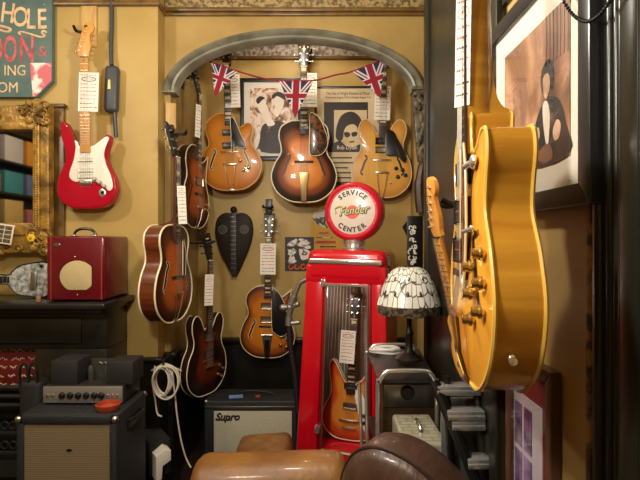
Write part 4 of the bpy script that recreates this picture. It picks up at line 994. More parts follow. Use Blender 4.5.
g = G(); g.lathe([(.131, .062), (.138, .068), (.150, .060), (.158, .045), (GR, .02), (GR, -.02), (.158, -.045), (.150, -.060), (.138, -.068), (.131, -.062)], Mg, 56)
for k in range(56):
    a = 2 * PI * k / 56; g.sphere((.012 + .1585 * math.cos(a), .15 - .03, GZ + .1585 * math.sin(a)), .0035, 6, 4)
globe = g.build('globe_rim', mat('red_globe_plastic', srgb(200, 30, 50), .3, coat=.5, bump=.15, bscale=90), T)
g = G(); g.lathe([(.1315, .060), (.10, .066), (.05, .070), (.0005, .071)], Mg, 48); g.lathe([(.1315, -.060), (.10, -.066), (.0005, -.071)], Mg, 48); g.build('globe_face', mat('opal_white_glass', srgb(214, 200, 186), .2, coat=.4), globe)
yf = .15 - .0715
g = G()
for wd, up in (('SERVICE', 1), ('CENTER', -1)):
    g = G(); n = len(wd); step = .245 if up > 0 else .275
    for i, ch in enumerate(wd):
        a = (i - (n - 1) / 2) * step * up
        r_ = .098
        x, z = r_ * math.sin(a) , up * r_ * math.cos(a)
        if up < 0: x = r_ * math.sin((i - (n - 1) / 2) * step)
        rot = a if up > 0 else -(i - (n - 1) / 2) * step
        g.text(ch, .036, (.012 + x, yf + .004, GZ + z), rot=rot, bold=.0012, sx=.95)
    g.build('black_lettering', BLK, globe)
G().lathe([(.036, .0), (.036, .0012), (.0005, .0012)], Matrix.Translation((.012 + .002, yf + .0012, GZ - .004)) @ Matrix.Rotation(PI / 2, 4, 'X'), 32).build('orange_spot', mat('orange_red_paint', srgb(222, 82, 58), .4), globe)
g = G(); g.text('Fender', .062, (.020, yf - .001, GZ + .004), shear=.35, bold=.0035, rot=-.12, sx=.9); g.build('script_outline', mat('dark_olive_paint', srgb(70, 62, 34), .4), globe)
g = G(); g.text('Fender', .062, (.0195, yf - .0022, GZ + .0045), shear=.35, bold=.0, rot=-.12, sx=.9); g.tube([(.012 + x, yf - .002, GZ + z) for x, z in spline([(-.088, -.008), (-.094, .012), (-.075, .026), (-.05, .026), (-.035, .022)], 4, False)], .004, 6)
g.build('script_lettering', mat('pale_gold_paint', srgb(206, 196, 130), .4), globe)
# grey nozzle arm on the left flank
s = 2.6 / F
g = G(); P = lambda px, py: ((px - 308) * s - .245 + max(0, 285 - py) * .006, .14, WZ(py, 2.6))
g.tube([P(*p) for p in spline([(314, 276), (306, 279), (300, 284), (296, 293), (293.5, 300)], 4, False)], .013, 10)
g.tube([P(293.5, 299), P(290, 310), P(288, 322)], [.021, .019, .016], 12)
for k in range(4): g.tube([P(293.4 - k * .9, 300 + k * 2.2), P(293.0 - k * .9, 301 + k * 2.2)], .024, 12)
g.sphere(P(289, 311), .022, 12, 8); g.tube([P(281, 312), P(289, 311), P(296, 308)], [.018, .014, .015], 10); g.sphere(P(281, 312), .02, 10, 8); g.sphere(P(297, 307.5), .016, 10, 8)
g.tube([P(288, 322), P(288, 330)], .02, 12); g.tube([P(288, 328), P(300, 326)], .012, 8)
noz = g.build('nozzle_arm', mat('dull_grey_alloy', (.36, .35, .32, 1), .42, .8), T)
G().tube([P(288, 329), P(290, 350), P(296, 380), P(300, 420)], .017, 10).build('black_hose', RUBBER, noz)
# guitar standing inside the cabinet
ia, ib = math.cos(math.radians(-17)), math.sin(math.radians(-17))
lx, ly = -.005, .20
guitar('orange sunburst double cutaway guitar standing inside the red cabinet', name='electric_guitar', outline=RICK, depth=.038, arch=.004, top=FIRE, side=MAHOG, bind=IVORY, fh=None, guard=[(.014, .345), (.05, .315), (.085, .25), (.125, .20), (.142, .15), (.125, .11), (.098, .06), (.07, .10), (.05, .17), (.02, .28)], guard_mat=WHITEP, guard_h=.006,
       pickups=[(.315, .075, .022, BLK, NICKEL), (.20, .078, .026, NICKEL, STEEL)], bridge=.115, bridge_mat=NICKEL, tail='trapeze' if False else 'stop', knobs=[(.085, .155), (.088, .115), (.118, .14)], knob_mat=BLK, knob_r=.012, nut=.71, fb=ROSE, inlay='trap', head='book', hs=.85, neck=MAHOG, frets=20, fend=.27,
       loc=(.102 + lx * ia - ly * ib + .01, YC + lx * ib + ly * ia + .0, .352), rot=(-.05, .04, math.radians(-14)), scale=.93, peg=NICKEL)
price_tag('price card on the guitar inside the red cabinet', 347.5, 347, 15, 33, 2.575, math.radians(-12), .06)

# ------------------------------------------------------------------ lamp, trolley, case, steps
m = bpy.data.materials.new('leaded_opal_glass'); nt, N, L, Pn = nodes(m)
uv = N.new('ShaderNodeAttribute'); uv.attribute_name = 'pane'
vo = N.new('ShaderNodeTexVoronoi'); vo.feature = 'DISTANCE_TO_EDGE'; vo.inputs['Scale'].default_value = 1; vo.inputs['Randomness'].default_value = .55
v2 = N.new('ShaderNodeTexVoronoi'); v2.inputs['Scale'].default_value = 1; v2.inputs['Randomness'].default_value = .55
L.new(uv.outputs['Vector'], vo.inputs['Vector']); L.new(uv.outputs['Vector'], v2.inputs['Vector'])
sep = N.new('ShaderNodeSeparateColor'); L.new(v2.outputs['Color'], sep.inputs[0])
r1 = ramp(N, [(0, srgb(226, 224, 214)), (.5, srgb(212, 212, 200)), (.95, srgb(186, 180, 160))], 'CONSTANT'); L.new(sep.outputs[0], r1.inputs[0])
r2 = ramp(N, [(.03, (0, 0, 0, 1)), (.075, (1, 1, 1, 1))]); L.new(vo.outputs['Distance'], r2.inputs[0])
mx = N.new('ShaderNodeMix'); mx.data_type = 'RGBA'; mx.inputs[6].default_value = srgb(84, 76, 66)
L.new(r2.outputs[0], mx.inputs[0]); L.new(r1.outputs[0], mx.inputs[7]); L.new(mx.outputs[2], Pn.inputs['Base Color']); Pn.inputs['Roughness'].default_value = .25
LEAD = m; BRONZE = mat('dark_bronze', srgb(44, 36, 28), .4, .5)
ylp = 2.05; s = ylp / F; lx = WX(409, ylp); ZT = .945; zs0 = WZ(304, ylp); zs1 = WZ(267, ylp)
T = thing('table_lamp', 'small table lamp with a white leaded glass dome shade on the chrome trolley', 'lamp', (lx, ylp, ZT - .006))
zo = ZT - .006; R_ = 31.5 * s
g = G(); n = 64
prof = []
for k in range(13):
    t = k / 12
    prof.append((max(.012, R_ * (.20 + .80 * t ** .72) if t > .08 else R_ * .2 * t / .08), zs0 + (zs1 - zs0) * (1 - t ** 1.9) - zo))
g.lathe(prof, None, n, a0=-PI * 1.25, a1=.75 * PI - .0001); shade = g.build('lamp_shade', LEAD, T, angle=60)
at = shade.data.attributes.new('pane', 'FLOAT_VECTOR', 'POINT')
for i_, v_ in enumerate(shade.data.vertices):
    j_, k_ = divmod(i_, n + 1); at.data[i_].vector = (k_ / n * 30, j_ / 12 * 4.6, 0)
JEWEL = mat('smoky_red_glass', srgb(84, 48, 44), .15, coat=.5)
for t_, cnt, off, sz in ((.52, 10, .2, .8), (.80, 14, 0, 1.0)):
    r_ = R_ * (.20 + .80 * t_ ** .72); z_ = zs0 + (zs1 - zs0) * (1 - t_ ** 1.9) - zo
    for k in range(cnt):
        g = G(); a = 2 * PI * (k + off) / cnt; g.sphere((r_ * math.cos(a), r_ * math.sin(a), z_), .0085 * sz, 8, 6, (.45, .75, 1.5), (0, -.5, a)); g.build('glass_jewel', JEWEL, shade)
g = G(); n = 72; rows = []
for z_, r_, f in ((0.0, R_ * .995, 0), (-.014, R_ * 1.01, .3), (-.030, R_ * .99, 1.2)):
    rows.append(g.add([(r_ * math.cos(2 * PI * k / n), r_ * math.sin(2 * PI * k / n), zs0 - zo + z_ - f * .010 * abs(math.sin(k * PI / 12))) for k in range(n)], []))
for a, b in zip(rows, rows[1:]): g.add([], [(a + k - len(g.v), a + (k + 1) % n - len(g.v), b + (k + 1) % n - len(g.v), b + k - len(g.v)) for k in range(n)])
g.build('scalloped_border', mat('smoky_leaded_border', srgb(98, 88, 70), .3, col2=srgb(48, 42, 34), scale=60, lo=.45, hi=.55), shade)
G().lathe([(.0005, zs1 - zo + .03), (.007, zs1 - zo + .022), (.004, zs1 - zo + .012), (.02, zs1 - zo + .004), (.022, zs1 - zo - .004)], None, 18).build('finial', BRONZE, T)
G().lathe([(.058, 0), (.060, .008), (.05, .016), (.03, .026), (.016, .045), (.014, .10), (.020, .115), (.012, .13), (.011, zs0 - zo + .02), (.0005, zs0 - zo + .02)], None, 24).build('lamp_base', BRONZE, T)
G().cyl((0, 0, zs0 - zo), (0, 0, zs1 - zo), .006, seg=10).build('stem', BRONZE, T)

T = thing('chrome_trolley', 'tubular chrome trolley with black shelves beside the red cabinet', 'trolley', (.34, 2.06, 0))
V = lambda px, py, y: tuple(W(px, py, y) - Vector((.34, 2.06, 0)))
y1, y2 = 1.87, 2.27
def loop(pl, pr_, zt_, y, r=.0095):
    xl_, xr_ = pl, pr_; c_ = .055
    pts = [(xl_, y, .03), (xl_, y, .3), (xl_, y, zt_ - c_ * 1.6), (xl_ + .006, y, zt_ - c_ * .8), (xl_ + c_ * .45, y, zt_ - c_ * .2), (xl_ + c_, y, zt_), (xr_ - c_, y, zt_), (xr_ - c_ * .45, y, zt_ - c_ * .2), (xr_ - .006, y, zt_ - c_ * .8), (xr_, y, zt_ - c_ * 1.6), (xr_, y, .3), (xr_, y, .03)]
    return G().tube([(a - .34, b - 2.06, c) for a, b, c in spline(pts, 5, False)], r, 10)
xa, xb = WX(378, y1), WX(437, y1)
loop(xa, xb, WZ(371, y1), y1).build('end_loop', CHROME, T)
loop(WX(367, y2), WX(419, y2), WZ(345, y2), y2).build('end_loop', CHROME, T)
xl2, xr2 = WX(367, y2), WX(419, y2)
g = G(); g.add([(xa - .34, y1 - 2.06, .905), (xb - .34, y1 - 2.06, .905), (xr2 - .34, y2 - 2.06, .935), (xl2 - .34, y2 - 2.06, .935), (xa - .34, y1 - 2.06, .893), (xb - .34, y1 - 2.06, .893), (xr2 - .34, y2 - 2.06, .923), (xl2 - .34, y2 - 2.06, .923)], [(0, 1, 2, 3), (7, 6, 5, 4), (0, 4, 5, 1), (1, 5, 6, 2), (2, 6, 7, 3), (3, 7, 4, 0)])
g.build('top_shelf', mat('black_gloss_shelf', srgb(42, 40, 38), .35, coat=.1, col2=srgb(74, 72, 68), scale=7, lo=.5, hi=.75), T)
g = G(); g.b2((xa - .34, y1 - 2.06, .60), (xb - .34, y2 - 2.06, .615)); g.build('lower_shelf', BLK, T); g = G(); g.b2((xa - .34, y1 - 2.06, .20), (xb - .34, y2 - 2.06, .215)); g.build('lower_shelf', BLK, T)
for x, y in ((xa, y1), (xb, y1), (xl2, y2), (xr2, y2)): G().lathe([(.006, .0), (.02, .002), (.022, .012), (.02, .03), (.008, .036)], Matrix.Translation((x - .34, y - 2.06, 0)), 14).build('castor', RUBBER, T)
g = G()
for dx in (-.03, -.052): g.tube([(xa + dx - .34, y1 - 2.06 + .02, .03), (xa + dx - .34, y1 - 2.06 + .03, .4), (xa + dx * 1.2 - .34, y1 + .12 - 2.06, .86)], .007, 8)
g.build('side_rail', CHROME, T)
g = G()
for k in range(7): 
    a0 = k * .5; g.tube([(.055 * math.cos(t) * (1 - (k * 3 % 7) * .07) + .006 * math.sin(k * 2.3), .060 * math.sin(t) * (1 - (k * 3 % 7) * .07) + .006 * math.cos(k * 1.7), .005 + k * .0028 + .003 * math.sin(2 * t + k)) for t in [2 * PI * q_ / 28 for q_ in range(28)]], .0042, 6, True)
cb = tag(g.build('cable_coil', mat('white_cable', srgb(224, 222, 216), .45)), 'coiled white cable lying on the trolley beside the lamp', 'cable'); cb.location = (WX(386, 2.2), 2.195, .934); cb.scale = (1.3, .75, 1)
# amplifier on the trolley's lower shelf
xa2, xb2 = WX(382, 1.95), WX(434, 1.95)
T = thing('silver_front_amplifier', 'wooden cased amplifier with a grey metal front standing inside the trolley', 'amplifier', ((xa2 + xb2) / 2, 1.93, .615)); hw = (xb2 - xa2) / 2
G().b2((-hw, .0, .001), (hw, .26, .262), .004).build('case', mat('dark_walnut_case', srgb(78, 54, 32), .45, col2=srgb(52, 36, 22), scale=9, stretch=(1, 1, 8)), T)
G().b2((-hw + .005, -.006, .165), (hw - .005, .002, .255), .002).build('metal_front', STEEL, T)
G().lathe([(.028, 0), (.028, .012), (.022, .02), (.0005, .02)], Matrix.Translation((-.008, -.005, .225)) @ Matrix.Rotation(PI / 2, 4, 'X'), 24).build('dial', BLK, T)
# pale case standing in front
CROC = mat('pale_crocodile_leatherette', srgb(158, 156, 132), .35, coat=.3); nt, N, L, Pn = nodes(CROC)
br = N.new('ShaderNodeTexBrick'); br.inputs['Color1'].default_value = srgb(164, 162, 140); br.inputs['Color2'].default_value = srgb(142, 142, 120); br.inputs['Mortar'].default_value = srgb(126, 124, 104)
br.inputs['Scale'].default_value = 9; br.inputs['Mortar Size'].default_value = .03; L.new(N['Texture Coordinate'].outputs['Object'], br.inputs['Vector']); L.new(br.outputs[0], Pn.inputs['Base Color'])
bp = N.new('ShaderNodeBump'); bp.inputs['Strength'].default_value = .4; bp.inputs['Distance'].default_value = .004; bp.invert = True; L.new(br.outputs['Fac'], bp.inputs['Height']); L.new(bp.outputs[0], Pn.inputs['Normal'])
T = thing('carry_case', 'pale grey crocodile patterned case with a top handle in front of the trolley', 'case', (WX(418, 1.69), 1.69, 0))
G().b2((-.072, -.135, .002), (.072, .135, .79), .012, 3).build('case_body', CROC, T)
G().b2((-.074, -.137, .70), (.074, .137, .71), .002).build('lid_seam', STEEL, T)
G().tube(spline([(-.0, -.045, .788), (0, -.04, .803), (0, -.02, .81), (0, .02, .81), (0, .04, .803), (0, .045, .788)], 4, False), .006, 8).build('handle', NICKEL, T)
# black framed steps with shiny treads
T = thing('step_ladder', 'black framed folding steps with shiny silver treads under the large amber guitar', 'ladder', (.44, 1.47, 0))
V = lambda px, py, y: W(px, py, y) - Vector((.44, 1.47, 0))
g = G(); a = V(434, 381, 1.52); b = V(480, 490, 1.40); d = (b - a); a2 = a - d * .0; bb = a + d * (a.z / -d.z)
bb.x = min(bb.x, .02)
g.tube([a, b, Vector((b.x + .02, b.y - .05, 0.012))], .017, 8); g.build('side_rail', BLK, T)
g = G(); g.tube([V(447, 376, 1.53) , V(447, 395, 1.53), Vector((.03, .08, .012))], .012, 8); g.build('rear_leg', BLK, T)
g = G(); g.tube([Vector((.058, a.y + .02, a.z)), Vector((.058, b.y + .04, b.z)), Vector((.058, b.y, .012))], .012, 8); g.build('side_rail', BLK, T)
SILV = mat('brushed_silver_tread', srgb(190, 192, 192), .22, .75)
for py, y, dp in ((386, 1.50, .05), (411, 1.46, .05), (421, 1.455, .03), (459, 1.415, .05)):
    p = V(447, py, y); g = G(); g.b2((a.x + (p.z - a.z) / d.z * d.x, p.y - dp * .1, p.z - .022), (.062, p.y + dp, p.z), .004); g.b2((a.x + (p.z - a.z) / d.z * d.x, p.y - dp * .1 - .004, p.z - .028), (.062, p.y - dp * .1 + .004, p.z - .012), .003); g.build('tread', SILV, T)
g = G(); g.b2((a.x + .03, a.y + .03, .66), (.06, a.y + .04, .94), .003); g.build('back_plate', SILV, T)

# ------------------------------------------------------------------ the big amber guitar and its neighbour on the right wall
zb = WZ(379, .95)
bgt = guitar('large amber flame maple guitar with gold knobs hanging edge on in the right foreground', name='archtop_guitar', outline=[(x, z if z < .455 else .455 + (z - .455) * .72) for x, z in ARCHTOP], depth=.073, arch=.014, top=BIG, side=FLAME, bind=AMBERB, bind_r=.004, fh=(.118, .215, 1.0), fh_edge=None,
       guard=[(.034, .20), (.040, .16), (.075, .22), (.088, .30), (.082, .39), (.06, .445), (.034, .44)], guard_mat=TORT, guard_edge=IVORY, guard_h=.005, pickups=[(.40, .088, .04, BLK, GOLDM), (.325, .088, .04, BLK, GOLDM), (.25, .088, .04, BLK, GOLDM)], bridge=.205, bridge_mat=ROSE, tail='tube',
       knobs=[(.160, .25), (.108, .225), (.168, .203), (.113, .18), (.165, .157), (.108, .135)], knob_mat=GOLDM, knob_r=.0105, nut=.87, fb=ROSE, inlay='dot', neck=FLAME, peg=GOLDM, sel=None, head_mat=BLK, fb_h=.009, nth=2.3,
       loc=(.368, .941, zb), rot=(0, .012, math.radians(-97)), scale=1.02)
G().cyl((-.155 * 1 - .0, 0, 0), (-.155, 0, .001), .001).build('strap_button_seat', CHROME, bgt) if False else None
g = G(); g.lathe([(.008, 0), (.008, .003), (.006, .005), (.005, .014), (.008, .016), (.008, .02), (.0005, .021)], None, 14); g.xf(lambda v: (.198 + v.z * .45, -.045 + v.y * .8, .092 - v.z * .15 + v.x * .8)); g.build('jack_socket', CHROME, bgt)
for zz in (.46, ): 
    g = G(); g.cyl((.082, -.095, .40), (.10, -.086, .405), .006, seg=10); g.sphere((.108, -.086, .405), .013, 12, 8, (1.2, .5, 1)); g.build('scratchplate_bracket', CHROME, bgt); g = G(); g.cyl((.092, -.10, .285), (.115, -.09, .29), .004, seg=10); g.sphere((.118, -.09, .29), .008, 10, 8, (1.3, .6, .8)); g.build('scratchplate_bracket', CHROME, bgt)
price_tag('long white price card on the neck of the large amber guitar', 463, 50, 17, 112, .925, math.radians(-48), .02)
T = wall_hook('long black hook holding the large amber guitar out from the right wall', (XR, .945, zb + .985), .165, -PI / 2, w=.06, h=.14)
mini = guitar('slim guitar with pale maple headstock half hidden behind the large amber guitar', name='electric_guitar', outline=TRAVEL, depth=.04, arch=0, top=NAT2, side=MAPLE, bind=None, bridge=.07, bridge_mat=NICKEL, tail='stop', pickups=[(.13, .07, .02, BLK, NICKEL)], nut=.50, fb=MAPLE, neck=MAPLE, head='inline', inlay='dot', inlay_mat=EBONY, frets=20, fend=.19, fb_h=.01,
       loc=(WX(484, 1.33), 1.33, WZ(385, 1.33)), rot=(0, 0, 0), scale=.86, zc=.11)
mini.rotation_euler = Euler((.24, .0, math.radians(-78)))
wall_hook('black hook on the dark panel behind the pale maple headstock', (XR - .014, 1.34, WZ(205, 1.34)), .13, -PI / 2)

# framed pictures on the right wall (built facing -X)
def wall_pic(name, label, Xf, ya, yb_, z0, z1, fw, th, frm):
    T = thing(name, label, 'picture', (Xf, (ya + yb_) / 2, (z0 + z1) / 2), (0, 0, -PI / 2))
    hw_, hh = abs(ya - yb_) / 2, (z1 - z0) / 2       # local x=+ towards the camera
    g = G(); fr(g, ((-hw_, -hh), (hw_, hh)), ((-hw_ + fw, -hh + fw), (hw_ - fw, hh - fw)), 0, 0, th, 0, .004); g.build('frame', frm, T)
    return T, hw_ - fw, hh - fw
T, hx_, hz_ = wall_pic('framed_photo', 'large black framed sepia concert photo on the right wall', .48, 1.385, .855, 1.515, 2.035, .042, .03, mat('black_lacquer_frame', srgb(34, 34, 36), .28))
G().b2((-hx_, .012, -hz_), (hx_, .02, hz_)).build('mount', mat('cream_mount', srgb(208, 204, 188), .7), T)
ART = photo_mat('brown_concert_photo', [(.30, srgb(70, 44, 34)), (.45, srgb(128, 88, 60)), (.56, srgb(172, 130, 96)), (.70, srgb(206, 172, 138))], 3.5, (1.2, 1, .7))
ax0, ax1, az0, az1 = -hx_ + .07, hx_ - .045, -hz_ + .06, hz_ - .06
pr = G().b2((ax0, .010, az0), (ax1, .013, az1)).build('print', ART, T)
u = lambda a_, b_: (ax0 + (ax1 - ax0) * a_, az0 + (az1 - az0) * b_)
SKIN = photo_mat('photo_skin_tone', [(.35, srgb(150, 104, 80)), (.6, srgb(220, 186, 158))], 14)
def blob(nm, pol, m_, d):
    g = G(); g.flat([u(*p) for p in spline(pol, 3)], d); g.build(nm, m_, pr)
blob('dark_jacket', [(.44, .0), (.48, .16), (.56, .32), (.66, .42), (.76, .44), (.88, .38), (.96, .22), (.99, .0)], DARKPH, .0095)
blob('dark_backdrop', [(.0, 0), (0, .40), (.10, .36), (.18, .22), (.24, .0)], DARKPH, .0096)
blob('pale_shirt', [(.66, .40), (.72, .42), (.76, .30), (.73, .10), (.68, .22)], LTP, .009)
blob('hand', [(.80, .20), (.85, .26), (.90, .22), (.88, .14), (.82, .13)], SKIN, .0088); blob('hand', [(.54, .24), (.60, .27), (.62, .20), (.56, .16)], SKIN, .0088)
blob('hair', [(.63, .58), (.65, .66), (.72, .70), (.79, .66), (.81, .56), (.78, .46), (.75, .56), (.68, .58), (.66, .48)], DKP, .0092)
blob('face', [(.665, .58), (.70, .61), (.75, .59), (.76, .51), (.72, .44), (.68, .47)], SKIN, .0088)
blob('guitar_shape', [(.46, .10), (.54, .14), (.62, .10), (.70, .13), (.78, .10), (.80, .02), (.70, .0), (.60, .03), (.52, .0)], MDP, .0085)
for k in range(7): G().b2((u(.70 + k * .045, 0)[0], .0092, u(0, .66)[1]), (u(.715 + k * .045, 0)[0], .0098, u(0, 1)[1])).build('curtain_fold', MDP, pr)
G().b2((-hx_ - .002, .003, -hz_ - .002), (hx_ + .002, .006, hz_ + .002)).build('picture_glass', GLASS, T)
T, hx_, hz_ = wall_pic('framed_photo', 'brown framed set of four purple toned photos low on the right wall', .495, 1.285, 1.03, .74, 1.165, .030, .022, mat('brown_wood_frame', srgb(84, 54, 40), .4, coat=.3))
G().b2((-hx_, .012, -hz_), (hx_, .02, hz_)).build('mount', mat('crimson_mount', srgb(112, 12, 20), .6), T)
G().b2((-hx_ + .005, .010, -hz_ + .03), (hx_ - .03, .013, hz_ - .07)).build('photo_sheet', mat('pale_lilac_card', srgb(176, 164, 172), .6), T)
PUR = mat('purple_photo', srgb(70, 44, 84), .5, col2=srgb(150, 120, 160), scale=20, lo=.4, hi=.7)
for i in range(2):
    for j in range(2):
        xx0 = -hx_ + .014 + i * (hx_ - .042); zz0 = -hz_ + .042 + j * (hz_ - .062)
        G().b2((xx0, .008, zz0), (xx0 + hx_ - .055, .011, zz0 + hz_ - .076)).build('small_photo', PUR, T)
G().b2((-hx_ - .002, .003, -hz_ - .002), (hx_ + .002, .006, hz_ + .002)).build('picture_glass', GLASS, T)
# bead chain looping above the large photo
g = G(); n = 27
A_, B_ = W(559, -9, .93), W(614, -6, .80)
A_ = Vector((.471, .93 * 1.0, A_.z)); A_.y = .471 * 480 / (559 - 320); A_.z = WZ(-9, A_.y); B_ = Vector((.484, .484 * 480 / 294, 0)); B_.z = WZ(-6, B_.y)
for k in range(n + 1):
    t = k / n; p = A_.lerp(B_, t); p.z -= .052 * (1 - (2 * t - 1) ** 2); g.sphere(p, .0036, 8, 6)
T = tag(g.build('bead_chain', mat('gunmetal_beads', srgb(40, 40, 42), .25, .6)), 'dark bead chain looped over the top right corner of the large framed photo', 'chain')

# ------------------------------------------------------------------ amplifiers and seats low in front
def noise_xf(g, amp, sc_, start=0):
    from mathutils import noise
    g.xf(lambda v: v + Vector((0, 0, 1)) * amp * noise.noise(v * sc_), start)
ysu = 2.88; s = ysu / F; x0, x1 = WX(204, ysu), WX(297, ysu); zt = WZ(401, ysu)
T = thing('black_amplifier', 'wide black amplifier with a cream grille below the low amber sunburst guitar', 'amplifier', ((x0 + x1) / 2, ysu, 0)); hw = (x1 - x0) / 2
G().b2((-hw, .0, .02), (hw, .24, zt), .010, 3).build('cabinet', TOLEX, T)
G().b2((-hw + .005, -.006, zt - .045), (hw - .005, .002, zt - .030), .003).build('silver_strip', STEEL, T)
G().b2((WX(214, ysu) - WX(250.5, ysu), -.008, .06), (hw - .03, .004, WZ(411, ysu)), .004).build('grille', mat('silver_cream_cloth', srgb(186, 182, 160), .8, col2=srgb(170, 166, 144), scale=150, bump=.2, bscale=200), T)
g = G(); g.text('Supro', 10 * s, ((227.5 - 250.5) * s, -.0095, WZ(416.5, ysu)), shear=.3, bold=.002, th=.001); g.tube([((216 - 250.5 + k * 2) * s, -.0095, WZ(419.5, ysu)) for k in range(9)], .003, 5); g.build('script_badge', BLK, T)
G().tube(spline([(-.10, .12, zt - .002), (-.07, .12, zt + .018), (0, .12, zt + .024), (.09, .12, zt + .016), (.14, .12, zt - .002)], 4, False), .007, 8).build('carry_handle', RUBBER, T)
for x in (-hw + .01, hw - .01):
    for y in (.012, .228): G().sphere((x, y, zt - .008), .014, 10, 6).build('corner_cap', STEEL, T)
for x in (-hw + .05, hw - .05):
    for y in (.04, .2): G().cyl((x, y, 0), (x, y, .022), .018, seg=12).build('rubber_foot', RUBBER, T)
T = tag(G().box((0, 0, 0), (.085, .06, .0016), (0, 0, .2)).build('blue_card', mat('pale_blue_card', srgb(112, 150, 214), .6)), 'small pale blue card lying on top of the wide black amplifier', 'card'); T.location = (WX(236, 2.96), 2.96, zt + .0012)
T = tag(G().lathe([(.0005, 0), (.016, 0), (.018, .004), (.016, .010), (.0005, .011)], None, 14).build('round_tin', mat('dull_red_plastic', srgb(150, 62, 44), .5)), 'small dull red round tin lying on top of the wide black amplifier', 'tin'); T.location = (WX(258, 2.95), 2.95, zt + .0004)

# speaker cabinet bottom left with its amplifier head
yc = 1.955; s = yc / F; x0, x1 = WX(17, yc), WX(117, yc); zt = .735
T = thing('speaker_cabinet', 'black speaker cabinet with a beige grille in the bottom left corner', 'speaker', ((x0 + x1) / 2, yc, 0)); hw = (x1 - x0) / 2
CXS = (x0 + x1) / 2
g = G(); D_ = .33
g.b2((-hw, 0.01, .02), (hw, D_, zt), .012, 3); g.b2((-hw, -.006, zt - .036), (hw, .014, zt), .006); g.b2((-hw, -.006, .02), (-hw + .03, .014, zt), .006); g.b2((hw - .03, -.006, .02), (hw, .014, zt), .006); g.b2((-hw, -.006, .02), (hw, .014, .06), .006)
g.build('cabinet', TOLEX, T)
GR_ = mat('beige_basket_grille', srgb(140, 116, 78), .8, bump=.2, bscale=180); nt, N, L, Pn = nodes(GR_)
wv = N.new('ShaderNodeTexWave'); wv.bands_direction = 'Z'; wv.inputs['Scale'].default_value = 42; wv.inputs['Distortion'].default_value = .4; L.new(N['Texture Coordinate'].outputs['Object'], wv.inputs['Vector'])
rp = ramp(N, [(.3, srgb(98, 84, 60)), (.7, srgb(130, 114, 84))]); L.new(wv.outputs['Fac'], rp.inputs[0]); L.new(rp.outputs[0], Pn.inputs['Base Color'])
G().b2((-hw + .03, .0, .06), (hw - .03, .012, zt - .036)).build('grille', GR_, T)
g = G(); g.text('', .01, (0, 0, 0)); g.prism([((69 - 67) * s - .012, WZ(450, yc)), ((69 - 67) * s, WZ(448.5, yc)), ((69 - 67) * s + .014, WZ(450, yc)), ((69 - 67) * s, WZ(451.5, yc))], .0, -.003); g.build('badge', BLK, T)
for x in (-hw + .008, hw - .008):
    for y in (.0, D_ - .01): g = G(); g.sphere((x, y, zt - .015), .015, 10, 6); g.build('corner_cap', NICKEL, T)
g = G(); g.b2((hw - .002, .10, zt - .10), (hw + .006, .25, zt - .05), .004); g.tube(spline([(hw + .004, .11, zt - .06), (hw + .022, .13, zt - .055), (hw + .024, .18, zt - .055), (hw + .022, .22, zt - .055), (hw + .004, .24, zt - .06)], 3, False), .008, 8); g.build('side_handle', BLK, T)
for x in (-hw + .05, hw - .05):
    for y in (.04, D_ - .04): G().cyl((x, y, 0), (x, y, .022), .02, seg=12).build('rubber_foot', RUBBER, T)
yh = 2.085; s = yh / F; x0, x1 = WX(43, yh), WX(123, yh); hw = (x1 - x0) / 2; zh0 = zt; zf1 = WZ(386, yh)
T = thing('amplifier_head', 'black and silver valve amplifier head standing on the left speaker cabinet', 'amplifier', ((x0 + x1) / 2, yh, zh0)); h1 = zf1 - zh0
G().b2((-hw, .004, .006), (hw, .20, h1), .004).build('chassis', mat('dark_grey_chassis', srgb(52, 50, 46), .4, .4), T)
G().b2((-hw + .002, -.004, .008), (hw - .002, .006, h1 - .002), .002).build('control_panel', mat('brushed_panel', srgb(150, 148, 142), .35, .55), T)
cxh = (43 + 123) / 2
for px in (63, 71, 79, 87, 95, 102): G().lathe([(.014, 0), (.014, .006), (.010, .008), (.009, .018), (.0005, .018)], Matrix.Translation(((px - cxh) * s, -.004, WZ(395, yh) - zh0)) @ Matrix.Rotation(PI / 2, 4, 'X'), 16).build('control_knob', BLK, T)
for px in (48, 53, 108, 113, 118): G().lathe([(.006, 0), (.005, .006), (.0005, .007)], Matrix.Translation(((px - cxh) * s, -.004, WZ(395, yh) - zh0)) @ Matrix.Rotation(PI / 2, 4, 'X'), 10).build('input_socket', NICKEL, T)
for a_, b_, t_ in ((48, 75, 361), (104, 131, 362)):
    G().b2(((a_ - cxh) * s, .02, h1), ((b_ - cxh) * s, .15, WZ(t_, yh + .02) - zh0), .004).build('transformer_cover', BLKM, T)
g = G(); g.b2(((76 - cxh) * s, .14, h1), ((104 - cxh) * s, .15, WZ(361, yh + .1) - zh0)); g.build('back_plate', mat('grey_plate', srgb(70, 68, 62), .4, .3), T)
for px in (81, 98): G().lathe([(.013, 0), (.014, .03), (.012, .055), (.006, .066), (.0005, .068)], Matrix.Translation(((px - cxh) * s, .09, h1)), 14).build('valve', mat('smoky_valve_glass', srgb(60, 60, 58), .1, coat=.5), T)
g = G(); g.tube([((84 + k * 1.2 - cxh) * s, .137, WZ(365, yh + .1) - zh0 + .004 * math.sin(k * 1.4)) for k in range(12)], .002, 5); g.build('script_badge', CHROME, T)
for x in (-hw + .03, hw - .03):
    for y in (.03, .17): G().cyl((x, y, 0), (x, y, .008), .012, seg=10).build('rubber_foot', RUBBER, T)
T = tag(G().lathe([(.0005, .001), (.046, 0), (.053, .010), (.056, .030), (.052, .032), (.048, .012), (.0005, .008)], None, 36).build('orange_dish', mat('terracotta_orange', srgb(160, 62, 36), .35, coat=.3)), 'round terracotta orange dish on the corner of the left speaker cabinet', 'dish'); T.location = (WX(108, 2.02), 2.022, .7355); T.scale = (.9,) * 3
